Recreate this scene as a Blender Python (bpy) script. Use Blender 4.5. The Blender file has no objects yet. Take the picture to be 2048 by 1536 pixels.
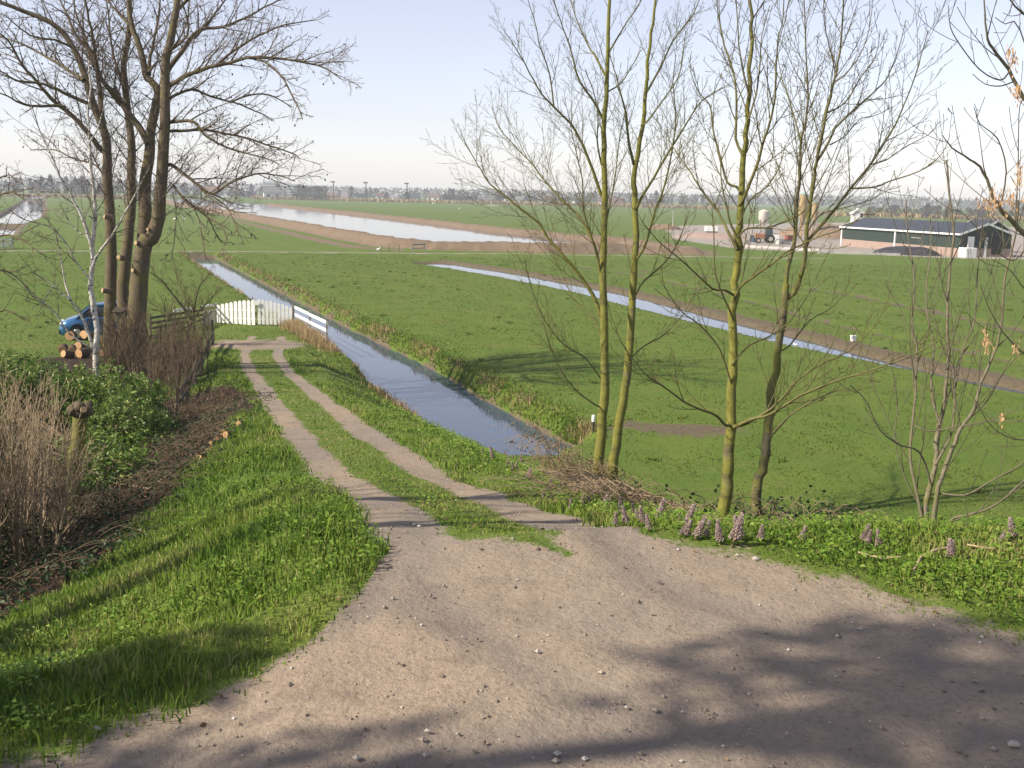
import bpy, math, random
import numpy as np
from mathutils import Vector, Matrix
random.seed(7); RNG = np.random.default_rng(7)
C = bpy.context.scene.collection
R = math.radians
# ---------------------------------------------------------------- camera
F = 2100.0; PITCH = math.atan((768 - 390) / F); ROLL = R(1.2); EYE = np.array([0.0, 0.0, 7.0])
fwd = np.array([0, math.cos(PITCH), -math.sin(PITCH)])
r0 = np.array([1.0, 0, 0]); u0 = np.array([0, math.sin(PITCH), math.cos(PITCH)])
rgt = math.cos(ROLL) * r0 + math.sin(ROLL) * u0
upv = -math.sin(ROLL) * r0 + math.cos(ROLL) * u0
def ray(px, py):
    return fwd + (px - 1024) / F * rgt + (768 - py) / F * upv
def P(px, py, depth):                      # point at a viewing distance
    return EYE + ray(px, py) * depth
def U(px, py, z=0.0):                      # point on a level plane
    d = ray(px, py); t = (z - EYE[2]) / d[2]
    p = EYE + d * t; return (p[0], p[1])
cam_d = bpy.data.cameras.new('camera'); cam = bpy.data.objects.new('camera', cam_d); C.objects.link(cam)
cam_d.sensor_width = 36; cam_d.lens = F / 2048 * 36; cam_d.clip_end = 9000; cam_d.clip_start = 0.1
cam.matrix_world = Matrix(((rgt[0], upv[0], -fwd[0], 0), (rgt[1], upv[1], -fwd[1], 0), (rgt[2], upv[2], -fwd[2], EYE[2]), (0, 0, 0, 1)))
bpy.context.scene.camera = cam
# ---------------------------------------------------------------- helpers
def tag(o, label=None, cat=None, group=None, kind=None):
    if label: o['label'] = label
    if cat: o['category'] = cat
    if group: o['group'] = group
    if kind: o['kind'] = kind
    return o
def empty(name, loc, rz=0.0):
    o = bpy.data.objects.new(name, None); C.objects.link(o); o.location = tuple(float(v) for v in loc); o.rotation_euler = (0, 0, rz)
    o.empty_display_size = 0.2
    return o
def np_mesh(name, verts, faces, smooth=True, attrs=None):
    """faces: list of int arrays (nf, k)"""
    me = bpy.data.meshes.new(name)
    verts = np.asarray(verts, dtype=np.float32)
    faces = [np.asarray(f, dtype=np.int32) for f in faces if len(f)]
    me.vertices.add(len(verts)); me.vertices.foreach_set('co', verts.ravel())
    loops = np.concatenate([f.ravel() for f in faces]); me.loops.add(len(loops)); me.loops.foreach_set('vertex_index', loops)
    tot = np.concatenate([np.full(len(f), f.shape[1], dtype=np.int32) for f in faces])
    start = np.concatenate([[0], np.cumsum(tot)[:-1]]).astype(np.int32)
    me.polygons.add(len(tot)); me.polygons.foreach_set('loop_start', start)
    me.polygons.foreach_set('use_smooth', np.full(len(tot), smooth))
    me.update(calc_edges=True)
    for k, v in (attrs or {}).items():
        a = me.attributes.new(k, 'FLOAT', 'POINT'); a.data.foreach_set('value', np.asarray(v, dtype=np.float32))
    return me
def link(name, me, mat, parent=None, inv=True):
    o = bpy.data.objects.new(name, me); C.objects.link(o)
    if mat is not None and len(me.materials) == 0:
        for m in (mat if isinstance(mat, (list, tuple)) else [mat]): me.materials.append(m)
    if parent is not None:
        o.parent = parent
        if inv: o.matrix_parent_inverse = world(parent).inverted()
    return o
def world(o):
    m = Matrix.LocRotScale(o.location, o.rotation_euler, o.scale)
    return m if o.parent is None else world(o.parent) @ o.matrix_parent_inverse @ m
def copy_tree(o, parent=None):
    c = o.copy(); C.objects.link(c)
    if parent is not None: c.parent = parent
    for ch in list(o.children): copy_tree(ch, c)
    return c
class MB:
    """collects shaped boxes / prisms / cylinders into one mesh"""
    def __init__(s): s.v = []; s.f = []; s.s = []
    def add(s, vs, fs, smooth=False):
        b = len(s.v); s.v += [tuple(map(float, v)) for v in vs]; s.f += [tuple(i + b for i in f) for f in fs]; s.s += [smooth] * len(fs)
    def box(s, c, size, rz=0.0, taper=1.0, rot=None):
        hx, hy, hz = size[0] / 2, size[1] / 2, size[2] / 2; vs = []
        for z in (-1, 1):
            k = taper if z > 0 else 1
            for x, y in ((-1, -1), (1, -1), (1, 1), (-1, 1)):
                p = Vector((x * hx * k, y * hy * k, z * hz))
                if rot is not None: p = rot @ p
                if rz: p = Matrix.Rotation(rz, 3, 'Z') @ p
                vs.append((p.x + c[0], p.y + c[1], p.z + c[2]))
        s.add(vs, [(3, 2, 1, 0), (4, 5, 6, 7), (0, 1, 5, 4), (1, 2, 6, 5), (2, 3, 7, 6), (3, 0, 4, 7)])
    def prism(s, poly, axis_a, axis_b, origin, ext):
        """polygon in (a,b) plane swept along ext"""
        A, B, O, E = Vector(axis_a), Vector(axis_b), Vector(origin), Vector(ext); n = len(poly)
        lo = [O + A * p[0] + B * p[1] for p in poly]; hi = [q + E for q in lo]
        s.add([tuple(q) for q in lo + hi], [tuple(range(n))[::-1], tuple(range(n, 2 * n))] + [(i, (i + 1) % n, n + (i + 1) % n, n + i) for i in range(n)])
    def bar(s, a, b, w, h):
        a, b = Vector(a), Vector(b); d = (b - a); L = d.length; d.normalize()
        side = Vector((-d.y, d.x, 0)); 
        if side.length < 1e-4: side = Vector((1, 0, 0))
        side.normalize(); up = d.cross(side); up.normalize()
        vs = []
        for q in (a, b):
            for i, j in ((-1, -1), (1, -1), (1, 1), (-1, 1)): vs.append(tuple(q + side * (i * w / 2) + up * (j * h / 2)))
        s.add(vs, [(3, 2, 1, 0), (4, 5, 6, 7), (0, 1, 5, 4), (1, 2, 6, 5), (2, 3, 7, 6), (3, 0, 4, 7)])
    def tube(s, pts, rad, n=8, cap=True):
        pts = [Vector(p) for p in pts]; rad = rad if isinstance(rad, (list, tuple)) else [rad] * len(pts); vs = []; fs = []
        d0 = (pts[-1] - pts[0]).normalized(); ref = Vector((0, 0, 1)) if abs(d0.z) < .8 else Vector((1, 0, 0))
        for i, p in enumerate(pts):
            t = (pts[min(i + 1, len(pts) - 1)] - pts[max(i - 1, 0)]).normalized(); a = t.cross(ref).normalized(); b = t.cross(a)
            for k in range(n):
                g = 2 * math.pi * k / n; vs.append(tuple(p + (a * math.cos(g) + b * math.sin(g)) * rad[i]))
        for i in range(len(pts) - 1):
            for k in range(n): fs.append((i * n + k, i * n + (k + 1) % n, (i + 1) * n + (k + 1) % n, (i + 1) * n + k))
        s.add(vs, fs, True)
        if cap:
            m = len(pts); s.add(vs[:n], [tuple(range(n))]); s.add(vs[(m - 1) * n:], [tuple(range(n))[::-1]])
    def mesh(s, name, bevel=0.0):
        me = bpy.data.meshes.new(name); me.from_pydata(s.v, [], s.f); me.polygons.foreach_set('use_smooth', s.s); me.update()
        if bevel:
            import bmesh
            bm = bmesh.new(); bm.from_mesh(me); bmesh.ops.remove_doubles(bm, verts=bm.verts, dist=1e-5)
            bmesh.ops.bevel(bm, geom=list(bm.edges), offset=bevel, segments=2, profile=.5, affect='EDGES', clamp_overlap=True); bm.to_mesh(me); bm.free()
        return me
    def build(s, name, mat, parent=None, bevel=0.0, inv=True):
        return link(name, s.mesh(name, bevel), mat, parent, inv)
# ---------------------------------------------------------------- noise
def _h(ix, iy, s):
    n = np.sin(ix * 127.1 + iy * 311.7 + s * 74.7) * 43758.5453
    return n - np.floor(n)
def vn(x, y, s=0.0):
    ix, iy = np.floor(x), np.floor(y); fx, fy = x - ix, y - iy
    fx = fx * fx * (3 - 2 * fx); fy = fy * fy * (3 - 2 * fy)
    a, b, c, d = _h(ix, iy, s), _h(ix + 1, iy, s), _h(ix, iy + 1, s), _h(ix + 1, iy + 1, s)
    return (a + (b - a) * fx) * (1 - fy) + (c + (d - c) * fx) * fy
def fbm(x, y, s=0.0, o=3):
    t = 0; amp = .5; tot = 0
    for i in range(o):
        t = t + amp * vn(x * 2 ** i, y * 2 ** i, s + i * 3.1); tot += amp; amp *= .5
    return t / tot
def pdist(x, y, pl):
    """distance to polyline and parameter along it"""
    best = np.full(x.shape, 1e9); par = np.zeros(x.shape); n = len(pl) - 1; side = np.zeros(x.shape)
    for i in range(n):
        ax, ay = pl[i]; bx, by = pl[i + 1]; dx, dy = bx - ax, by - ay; L = dx * dx + dy * dy
        t = np.clip(((x - ax) * dx + (y - ay) * dy) / L, 0, 1)
        d = np.hypot(x - ax - t * dx, y - ay - t * dy); m = d < best
        sd = np.sign((x - ax) * dy - (y - ay) * dx)
        best = np.where(m, d, best); par = np.where(m, (i + t) / n, par); side = np.where(m, sd, side)
    return best, par, side
# ---------------------------------------------------------------- materials
def nodes(name):
    m = bpy.data.materials.new(name); m.use_nodes = True; nt = m.node_tree; nt.nodes.clear()
    out = nt.nodes.new('ShaderNodeOutputMaterial'); return m, nt, out
def N(nt, typ, **kw):
    n = nt.nodes.new(typ)
    for k, v in kw.items():
        if k.startswith('_'): setattr(n, k[1:], v)
        else:
            key = int(k[1:]) if k[0] == 'i' and k[1:].isdigit() else k.replace('_', ' ')
            s = n.inputs[key]
            if isinstance(v, bpy.types.NodeSocket): nt.links.new(v, s)
            else: s.default_value = v
    return n
def col(c): return (c[0], c[1], c[2], 1.0)
def mixc(nt, fac, a, b, mode='MIX'):
    n = nt.nodes.new('ShaderNodeMix'); n.data_type = 'RGBA'; n.blend_type = mode; n.clamp_factor = True
    for s, v in ((n.inputs[0], fac), (n.inputs[6], a), (n.inputs[7], b)):
        if isinstance(v, bpy.types.NodeSocket): nt.links.new(v, s)
        elif isinstance(v, (int, float)): s.default_value = v
        else: s.default_value = col(v)
    return n.outputs[2]
def noise(nt, vec, scale, detail=3, rough=.55):
    n = N(nt, 'ShaderNodeTexNoise', Scale=scale, Detail=detail, Roughness=rough)
    if vec is not None: nt.links.new(vec, n.inputs['Vector'])
    return n.outputs['Fac']
def rng(nt, v, a, b, c=0.0, d=1.0):
    n = N(nt, 'ShaderNodeMapRange', i0=v, i1=a, i2=b, i3=c, i4=d); n.clamp = True; return n.outputs[0]
def mth(nt, op, a, b=0.0):
    n = nt.nodes.new('ShaderNodeMath'); n.operation = op
    for s, v in ((n.inputs[0], a), (n.inputs[1], b)):
        if isinstance(v, bpy.types.NodeSocket): nt.links.new(v, s)
        else: s.default_value = v
    return n.outputs[0]
def attr(nt, name):
    n = nt.nodes.new('ShaderNodeAttribute'); n.attribute_name = name; return n.outputs['Fac']
def bump(nt, h, strength, dist):
    n = N(nt, 'ShaderNodeBump', Strength=strength, Distance=dist); nt.links.new(h, n.inputs['Height']); return n.outputs['Normal']
def bsdf(nt, out, base, rough=.8, normal=None, spec=.3, **kw):
    p = N(nt, 'ShaderNodeBsdfPrincipled', Roughness=rough)
    if isinstance(base, bpy.types.NodeSocket): nt.links.new(base, p.inputs['Base Color'])
    else: p.inputs['Base Color'].default_value = col(base)
    p.inputs['Specular IOR Level'].default_value = spec
    for k, v in kw.items():
        s = p.inputs[k.replace('_', ' ')]
        if isinstance(v, bpy.types.NodeSocket): nt.links.new(v, s)
        else: s.default_value = v
    if normal is not None: nt.links.new(normal, p.inputs['Normal'])
    nt.links.new(p.outputs[0], out.inputs['Surface']); return p
def simple(name, c1, c2=None, scale=6.0, rough=.75, bmp=0.0, spec=.3, metal=0.0, bscale=None):
    m, nt, out = nodes(name); tc = N(nt, 'ShaderNodeTexCoord').outputs['Object']
    if c2 is None: c2 = tuple(v * .8 for v in c1)
    f = noise(nt, tc, scale, 4); base = mixc(nt, rng(nt, f, .35, .65), c1, c2)
    nr = bump(nt, noise(nt, tc, bscale or scale * 3, 4), bmp, .02) if bmp else None
    p = bsdf(nt, out, base, rough, nr, spec); p.inputs['Metallic'].default_value = metal
    return m
# ================================================================ the lie of the land
ZR = ([-30, 8.3, 10, 12, 14, 17, 21.3, 30, 36.5, 42.5, 48, 56], [4.25, 4.22, 3.86, 3.45, 3.15, 2.75, 2.2, 1.25, .66, .26, .06, 0])
XC = ([7, 8.3, 10, 12.4, 14, 21.3, 30, 36.5, 42.5, 48, 55], [.6, .0, -.4, -1.05, -1.75, -3.9, -6.5, -8.55, -10.3, -11.8, -13.4])
XS = ([6.6, 7.0, 7.4, 7.9, 8.3, 10, 12.4, 14, 21.3, 30, 36.5, 42.5, 48, 55], [1.3, 1.0, .7, .2, -.05, -.42, -1.05, -1.75, -3.9, -6.5, -8.55, -10.3, -11.5, -12.5])
YC = ([-14, -6, -3, -1.8, -1, 1, 2, 5, 14], [4.0, 4.4, 5.3, 6.3, 7.6, 8.5, 8.6, 8.7, 8.6])
YE = ([-14, -8, -2.4, -1.73, -1.24, -1.0, -.9, 1.1, 1.9, 2.6, 3.3, 5, 9, 14], [1.9, 2.4, 4.7, 5.35, 6.0, 7.1, 8.3, 8.1, 7.85, 7.1, 6.35, 5.4, 4.4, 4.1])
TOE = ([0, 8, 12, 15, 19, 28, 36, 44, 52], [-5.6, -4.8, -4.85, -5.05, -5.5, -7.0, -11.2, -13.2, -15.4])
ZG = ([0, 12, 19, 28, 40, 52], [1.75, 1.65, 1.2, .75, .25, 0])
D1 = [(.5, 30.7), (-.1, 31.9), (-2.75, 38.5), (-5.3, 45.5), (-10.95, 58.5), (-34.4, 115.5)]
D2 = [U(px_, py_, -.22) for px_, py_ in ((870, 529), (1010, 551), (1200, 588), (1400, 640), (1640, 699), (1850, 747), (2048, 789))] + [(30, 22)]
D3 = [(-78, 112), (-80, 150), (-88, 172), (-97, 199), (-112, 240), (-138, 300), (-345, 770)]
BANKS = [
    [U(a, b, 1.0) for a, b in ((330, 400), (430, 417), (600, 445), (720, 466), (800, 478), (880, 482), (1000, 484.5), (1100, 488), (1250, 488), (1385, 492))],
    [U(a, b, 1.0) for a, b in ((540, 407), (700, 423), (827, 436), (900, 444), (1003, 456), (1080, 463), (1150, 469), (1250, 476), (1385, 488))]]
PATH = [(-130, 98), U(0, 502), U(400, 503.5), U(820, 507), U(1000, 508), U(1150, 510.5), U(1400, 514), U(1650, 518)]
FURROW = [[U(1090, 535), U(1220, 524 + 14), U(1370, 548), U(1540, 566), U(1700, 588), U(2048, 660), U(2300, 720)],
          [U(1180, 520), U(1400, 533), U(1650, 549), U(2048, 578), U(2300, 600)],
          [U(1000, 517), U(1150, 530), U(1330, 560), U(1500, 600), U(1640, 640), U(2048, 725)]]
YARD = [U(1330, 452), U(1345, 478), U(1480, 498), U(1640, 505), U(1900, 516), U(2100, 520), U(2300, 500), U(2200, 462), U(1800, 444), U(1600, 446)]
def smax(a, b, k=.18):
    h = np.clip(.5 + .5 * (a - b) / k, 0, 1); return b + (a - b) * h + k * h * (1 - h)
def inpoly(x, y, poly):
    c = np.zeros(x.shape, bool); n = len(poly)
    for i in range(n):
        (x1, y1), (x2, y2) = poly[i], poly[(i + 1) % n]
        if y1 == y2: continue
        c ^= ((y1 > y) != (y2 > y)) & (x < (x2 - x1) * (y - y1) / (y2 - y1) + x1)
    return c
def W2(par):   # ditch 2 narrows towards the viewer
    return np.interp(par, [0, .3, .55, .7, .85, 1], [2.0, 1.6, 1.0, .42, .42, .3])
def H(x, y, full=True):
    x = np.asarray(x, float); y = np.asarray(y, float)
    zr = np.interp(y, *ZR); xc = np.interp(y, *XC)
    ramp = zr - np.maximum(0, (xc - 1.75) - x) / 2.6 - np.maximum(0, x - (xc + 2.1)) / 2.3
    ramp = np.where(y > 58, -3, ramp)
    dike = 4.25 - np.maximum(0, y - np.interp(x, *YC)) / 2.5 - np.maximum(0, -9 - y) / 2.4
    zg = np.interp(y, *ZG) * np.clip((x + 70) / 40, 0, 1)
    base = np.where(x < xc - 1.5, zg, 0) * np.clip((xc - 1.5 - x) / 1.5, 0, 1)
    h = smax(smax(ramp, dike), base)
    # gully of bare earth below the drive
    d, p, s = pdist(x, y, [U(410, 870, .9), U(500, 825, 1.1)]); h = h - .22 * np.clip(1 - d / .9, 0, 1)
    far = y > 20
    d, p, s = pdist(x, y, D1); w = 1.62 + .3 * (fbm(x * .9, y * .9, 5) - .5); h = np.minimum(h, np.maximum(-1.3, -.62 + (d - w) * np.where((s < 0) & (y < 42), .5, 1.4)))
    d, p, s = pdist(x, y, D2); w = W2(p) + .2 * (vn(x * .7, y * .7, 6) - .5); h = np.minimum(h, np.maximum(-.9, -.24 + (d - w) * .45))
    d, p, s = pdist(x, y, D3); w = np.interp(y, [120, 150, 200, 700], [8, 8, 4, 4]); h = np.minimum(h, np.maximum(-1.2, -.62 + (d - w) * .7))
    # dams that carry the cross path and a farm crossing
    d, p, s = pdist(x, y, PATH); h = np.maximum(h, .06 - np.maximum(0, d - 1.6) * .8)
    d, p, s = pdist(x, y, [(-110, 194), (-80, 190)]); h = np.maximum(h, .05 - np.maximum(0, d - 1.4) * .8)
    for b in BANKS:
        d, p, s = pdist(x, y, b); top = np.interp(p, [0, .85, 1], [1.1, 1.1, .7]) + .3 * (fbm(x * .22, y * .22, 3) - .5) + .4 * (fbm(x * .9, y * .9, 4) - .5)
        h = np.maximum(h, top - np.maximum(0, d - .6) * .45)
    for f in FURROW:
        d, p, s = pdist(x, y, f); h = h - .16 * np.clip(1 - d / .9, 0, 1)
    near = np.clip(1 - y / 60, 0, 1)
    h = h + .08 * (fbm(x * .3, y * .3, 1) - .5) + .07 * near * (fbm(x * 1.6, y * 1.6, 2) - .5) * (y > 4)
    return h
def G(px, py):                                  # where a line of sight meets the ground
    d = ray(px, py); lo = 2.0; t = np.concatenate([np.linspace(2, 60, 800), np.linspace(60.2, 1500, 4000)])
    p = EYE[None] + d[None] * t[:, None]; hh = H(p[:, 0], p[:, 1]); k = np.argmax(p[:, 2] < hh)
    q = p[k]; return np.array([q[0], q[1], H(q[:1], q[1:2])[0]])
def gz(x, y): return float(H(np.array([x]), np.array([y]))[0])
def masks(x, y):
    n1 = fbm(x * 1.1, y * 1.1, 11); n2 = fbm(x * 3.7, y * 3.7, 12)
    wob = (n1 - .5) * .5 + (n2 - .5) * .3
    ye = np.interp(x, *YE); road = np.clip(.5 + (ye + wob * 1.1 - y) / .75, 0, 1) * (y > -7)
    xc = np.interp(y, *XS)
    tw = np.interp(y, [7, 8.3, 12, 14, 21, 36], [.5, .36, .28, .26, .29, .22])
    off = np.interp(y, [7, 8.3, 10, 12], [.85, .77, .72, .7])
    tr = np.maximum(np.clip(.5 + (tw + wob * .35 - np.abs(x - xc - off)) / .22, 0, 1), np.clip(.5 + (tw + wob * .35 - np.abs(x - xc + off)) / .22, 0, 1))
    tr = tr * ((y > 7.5) & (y < 50))
    strip = np.clip(.5 + (np.interp(y, [6.9, 7.6, 8.3, 9.5, 14], [-.25, .02, .22, .42, .42]) + wob * .5 - np.abs(x - xc)) / .2, 0, 1) * (y > 6.8)
    dirt = np.maximum(tr, road * (1 - strip) * (y < 9.6))
    gx, gy = U(520, 690, .1); dirt = np.maximum(dirt, np.clip(1.6 - np.hypot((x - gx + .2) / 2.6, (y - gy) / 2.3) * 1.3 + wob, 0, 1))
    rut = np.zeros_like(x)
    for c_ in ([(-.78, 12.4), (-.82, 8.4), (-.5, 6.6), (.5, 5.3), (2.5, 4.5), (6, 3.9)], [(.68, 8.4), (1.1, 7.1), (2.2, 6.1), (4, 5.3), (7, 4.7)], [(-.82, 8.2), (-1.0, 6.6), (-2, 5.2), (-4, 4.3), (-8, 3.6)], [(-6, 4.2), (-2.4, 4.5), (0, 4.9), (3, 5.1), (7, 4.2)]):
        d, p, s = pdist(x, y, c_); rut = np.maximum(rut, np.clip(1.25 - (d + wob * .25) / .24, 0, 1) * (.5 + .5 * n1))
    toe = np.interp(y, *TOE)
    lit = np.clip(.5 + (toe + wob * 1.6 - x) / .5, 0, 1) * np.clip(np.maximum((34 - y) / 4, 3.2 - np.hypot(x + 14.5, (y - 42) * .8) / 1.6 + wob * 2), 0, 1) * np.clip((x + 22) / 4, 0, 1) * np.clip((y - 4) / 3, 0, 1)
    gully, _, _ = pdist(x, y, [U(395, 880, .9), U(440, 850, 1.0), U(510, 815, 1.2)])
    earth = np.clip(1.3 - gully / .75 + wob, 0, 1)
    d, p, s = pdist(x, y, D1); earth = np.maximum(earth, np.clip(.5 + (np.where(s > 0, 1.74, 1.74) + wob * 1.2 - d) / .3, 0, 1))
    d, p, s = pdist(x, y, D2)
    rb = np.where(s < 0, np.interp(p, [0, .3, .6, 1], [1.2, 1.8, 2.6, 2.4]), .55)
    rb = np.where(x > W2(p) * 0 + np.interp(y, [q[1] for q in D2[::-1]], [q[0] for q in D2[::-1]]), np.interp(p, [0, .3, .6, 1], [1.5, 1.5, 1.7, 1.6]), .4)
    earth = np.maximum(earth, np.clip(.5 + (W2(p) + rb + wob * 1.4 - d) / .6, 0, 1))
    d, p, s = pdist(x, y, D3); earth = np.maximum(earth, np.clip(.5 + (np.interp(y, [120, 150, 200, 700], [8, 8, 4, 4]) + 1.4 + wob - d) / .6, 0, 1))
    for f, w in zip(FURROW, (.5, .3, .3)):
        d, p, s = pdist(x, y, f); earth = np.maximum(earth, np.clip(.45 + (w + (n1 - .5) * 2.4 - d) / .7, 0, .7))
    ex, ey = U(1325, 858, 0); earth = np.maximum(earth, np.clip(1.1 - np.hypot((x - ex) / 2.6, (y - ey) / 1.5) + wob * 3.6, 0, .85))
    d, p, s = pdist(x, y, [(-8.5, 36.6), (-5.5, 43)]); bank = np.zeros_like(x)
    for b in BANKS:
        d, p, s = pdist(x, y, b); bank = np.maximum(bank, np.clip(.5 + (3.6 + wob * 1.5 - d) / .7, 0, 1))
    d, p, s = pdist(x, y, BANKS[0]); bank = np.maximum(bank, np.clip(.5 + (1.3 + (n1 - .5) * 2 - np.abs(d - 6.6)) / .7, 0, 1) * np.clip((p - .12) * 8, 0, 1) * (p < .55))
    d, p, s = pdist(x, y, PATH); path = np.clip(.5 + (.75 + (n1 - .5) * .5 - d) / .3, 0, 1)
    yard = inpoly(x + wob * 4, y + wob * 4, YARD) * 1.0
    return dict(dirt=dirt, litter=lit, earth=earth, bank=bank, path=path, yard=yard, rut=rut)
# adaptive sheet: rows get longer with distance
ys = list(np.arange(-24, 2.6, .6)); y = 2.6
while y < 2600: ys.append(y); y += max(.105, .0098 * y)
ys = np.array(ys)
ts = np.concatenate([np.linspace(-2.2, -.64, 40)[:-1], np.linspace(-.64, .64, 620), np.linspace(.64, 2.2, 40)[1:]])
X = (ys[:, None] + 16) * ts[None, :] + 0 * ys[:, None]
X = np.where(ys[:, None] < 2, (18.0) * ts[None, :] * (1 + (2 - ys[:, None]) * .02), X)
Y = np.repeat(ys[:, None], len(ts), 1)
Z = H(X.ravel(), Y.ravel()).reshape(X.shape)
MK = masks(X.ravel(), Y.ravel()); Z = Z - .022 * MK['rut'].reshape(Z.shape)
V = np.stack([X.ravel(), Y.ravel(), Z.ravel()], 1)
nr, ncol = X.shape; idx = np.arange(nr * ncol).reshape(nr, ncol)
Q = np.stack([idx[:-1, :-1].ravel(), idx[:-1, 1:].ravel(), idx[1:, 1:].ravel(), idx[1:, :-1].ravel()], 1)
fm = {k: v[Q].mean(1) for k, v in MK.items()}; fx = V[Q, 0].mean(1); fy = V[Q, 1].mean(1); fz = V[Q, 2].mean(1)
cls = np.zeros(len(Q), int)                                              # 0 meadow
xcq = np.interp(fy, *XC)
cls[(fz > .35) & (fy < 50) & (fx > np.interp(fy, *TOE) - 1)] = 1          # dike slope
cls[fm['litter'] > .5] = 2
cls[fm['dirt'] > .5] = 3
cls[fm['bank'] > .5] = 4
cls[fm['path'] > .5] = 5
cls[fm['yard'] > .5] = 6
# ---- ground material
def ground_material():
    m, nt, out = nodes('ground'); tc = N(nt, 'ShaderNodeTexCoord').outputs['Object']
    nL = noise(nt, tc, .035, 3); nM = noise(nt, tc, .5, 4, .6); nF = noise(nt, tc, 5.5, 5, .65); nX = noise(nt, tc, 28, 4, .7)
    mix1 = mixc(nt, rng(nt, nM, .35, .68), (.092, .146, .021), (.132, .168, .029))
    sx = nt.nodes.new('ShaderNodeSeparateXYZ'); nt.links.new(tc, sx.inputs[0]); ph = mth(nt, 'ADD', mth(nt, 'ADD', sx.outputs[0], mth(nt, 'MULTIPLY', sx.outputs[1], .42)), mth(nt, 'MULTIPLY', nL, 6.0))
    st = mth(nt, 'SINE', mth(nt, 'MULTIPLY', ph, 1.15)); mix1 = mixc(nt, mth(nt, 'MULTIPLY', rng(nt, st, .1, .9), .35), mix1, (.082, .128, .020))
    mix1 = mixc(nt, rng(nt, nL, .4, .65), mix1, mixc(nt, .4, mix1, (.075, .144, .016)))
    mix1 = mixc(nt, mth(nt, 'MULTIPLY', rng(nt, nF, .52, .75), .7), mix1, (.165, .165, .042))
    mix1 = mixc(nt, mth(nt, 'MULTIPLY', rng(nt, noise(nt, tc, .32, 5, .68), .56, .72), .55), mix1, (.165, .142, .048))
    grass = mixc(nt, mth(nt, 'MULTIPLY', rng(nt, nX, .3, .55, 1, 0), .6), mix1, (.040, .068, .014))
    dirt = mixc(nt, rng(nt, nM, .35, .65), (.255, .216, .170), (.190, .167, .143))
    dirt = mixc(nt, mth(nt, 'MULTIPLY', rng(nt, noise(nt, tc, .28, 4, .6), .42, .62), .7), dirt, (.325, .248, .172))
    dirt = mixc(nt, rng(nt, nF, .35, .7), dirt, mixc(nt, .6, dirt, (.30, .235, .17)))
    vor = N(nt, 'ShaderNodeTexVoronoi', Scale=26.0); nt.links.new(tc, vor.inputs['Vector'])
    peb = mth(nt, 'MULTIPLY', rng(nt, vor.outputs['Distance'], .12, .24, 1, 0), rng(nt, vor.outputs['Color'], .72, .74))
    dirt = mixc(nt, mth(nt, 'MULTIPLY', rng(nt, nX, .36, .52, 1, 0), .4), dirt, (.115, .088, .064))
    dirt = mixc(nt, mth(nt, 'MULTIPLY', peb, .55), dirt, (.42, .38, .33))
    earth = mixc(nt, rng(nt, nF, .35, .68), (.085, .066, .041), (.155, .122, .080))
    earth = mixc(nt, mth(nt, 'MULTIPLY', rng(nt, nM, .5, .7), .45), earth, (.10, .115, .035))
    bank = mixc(nt, rng(nt, nF, .3, .7), (.145, .108, .072), (.235, .178, .122))
    bank = mixc(nt, rng(nt, noise(nt, tc, .6, 4, .7), .35, .7), bank, mixc(nt, .6, bank, (.13, .085, .05)))
    lit = mixc(nt, rng(nt, nF, .38, .66), (.022, .016, .010), (.054, .037, .023))  # leaf litter, darkened further to hold the shade under the bushes
    path = mixc(nt, rng(nt, nF, .3, .7), (.28, .25, .19), (.20, .18, .12))
    yard = mixc(nt, rng(nt, nM, .3, .7), (.33, .295, .255), (.25, .225, .195))
    edge = mth(nt, 'MULTIPLY', mth(nt, 'SUBTRACT', mth(nt, 'ADD', nF, mth(nt, 'MULTIPLY', nX, .6)), .8), 1.25)
    def cut(a, lo=.35, hi=.65):
        return rng(nt, mth(nt, 'ADD', attr(nt, a), edge), lo, hi)
    dirt = mixc(nt, mth(nt, 'MULTIPLY', rng(nt, noise(nt, tc, 1.7, 5, .7), .54, .7), .55), dirt, (.15, .118, .088))
    dirt = mixc(nt, mth(nt, 'MULTIPLY', attr(nt, 'rut'), rng(nt, mth(nt, 'ADD', nM, mth(nt, 'MULTIPLY', nF, .4)), .5, .8, .25, .85)), dirt, (.165, .142, .122))
    c = grass
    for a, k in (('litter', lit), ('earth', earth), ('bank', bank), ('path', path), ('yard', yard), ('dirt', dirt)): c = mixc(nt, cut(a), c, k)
    hgt = mth(nt, 'ADD', mth(nt, 'MULTIPLY', nF, .7), mth(nt, 'ADD', mth(nt, 'MULTIPLY', nX, .25), mth(nt, 'MULTIPLY', peb, .12)))
    bsdf(nt, out, c, .92, bump(nt, hgt, .7, .06), .15)
    return m
GROUND = ground_material()
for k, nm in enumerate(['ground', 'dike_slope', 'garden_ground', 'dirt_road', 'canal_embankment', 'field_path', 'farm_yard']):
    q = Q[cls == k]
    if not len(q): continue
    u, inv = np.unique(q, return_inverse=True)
    o = link(nm, np_mesh(nm, V[u], [inv.reshape(q.shape)], True, {a: v[u] for a, v in MK.items()}), GROUND); tag(o, kind='structure')
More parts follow.
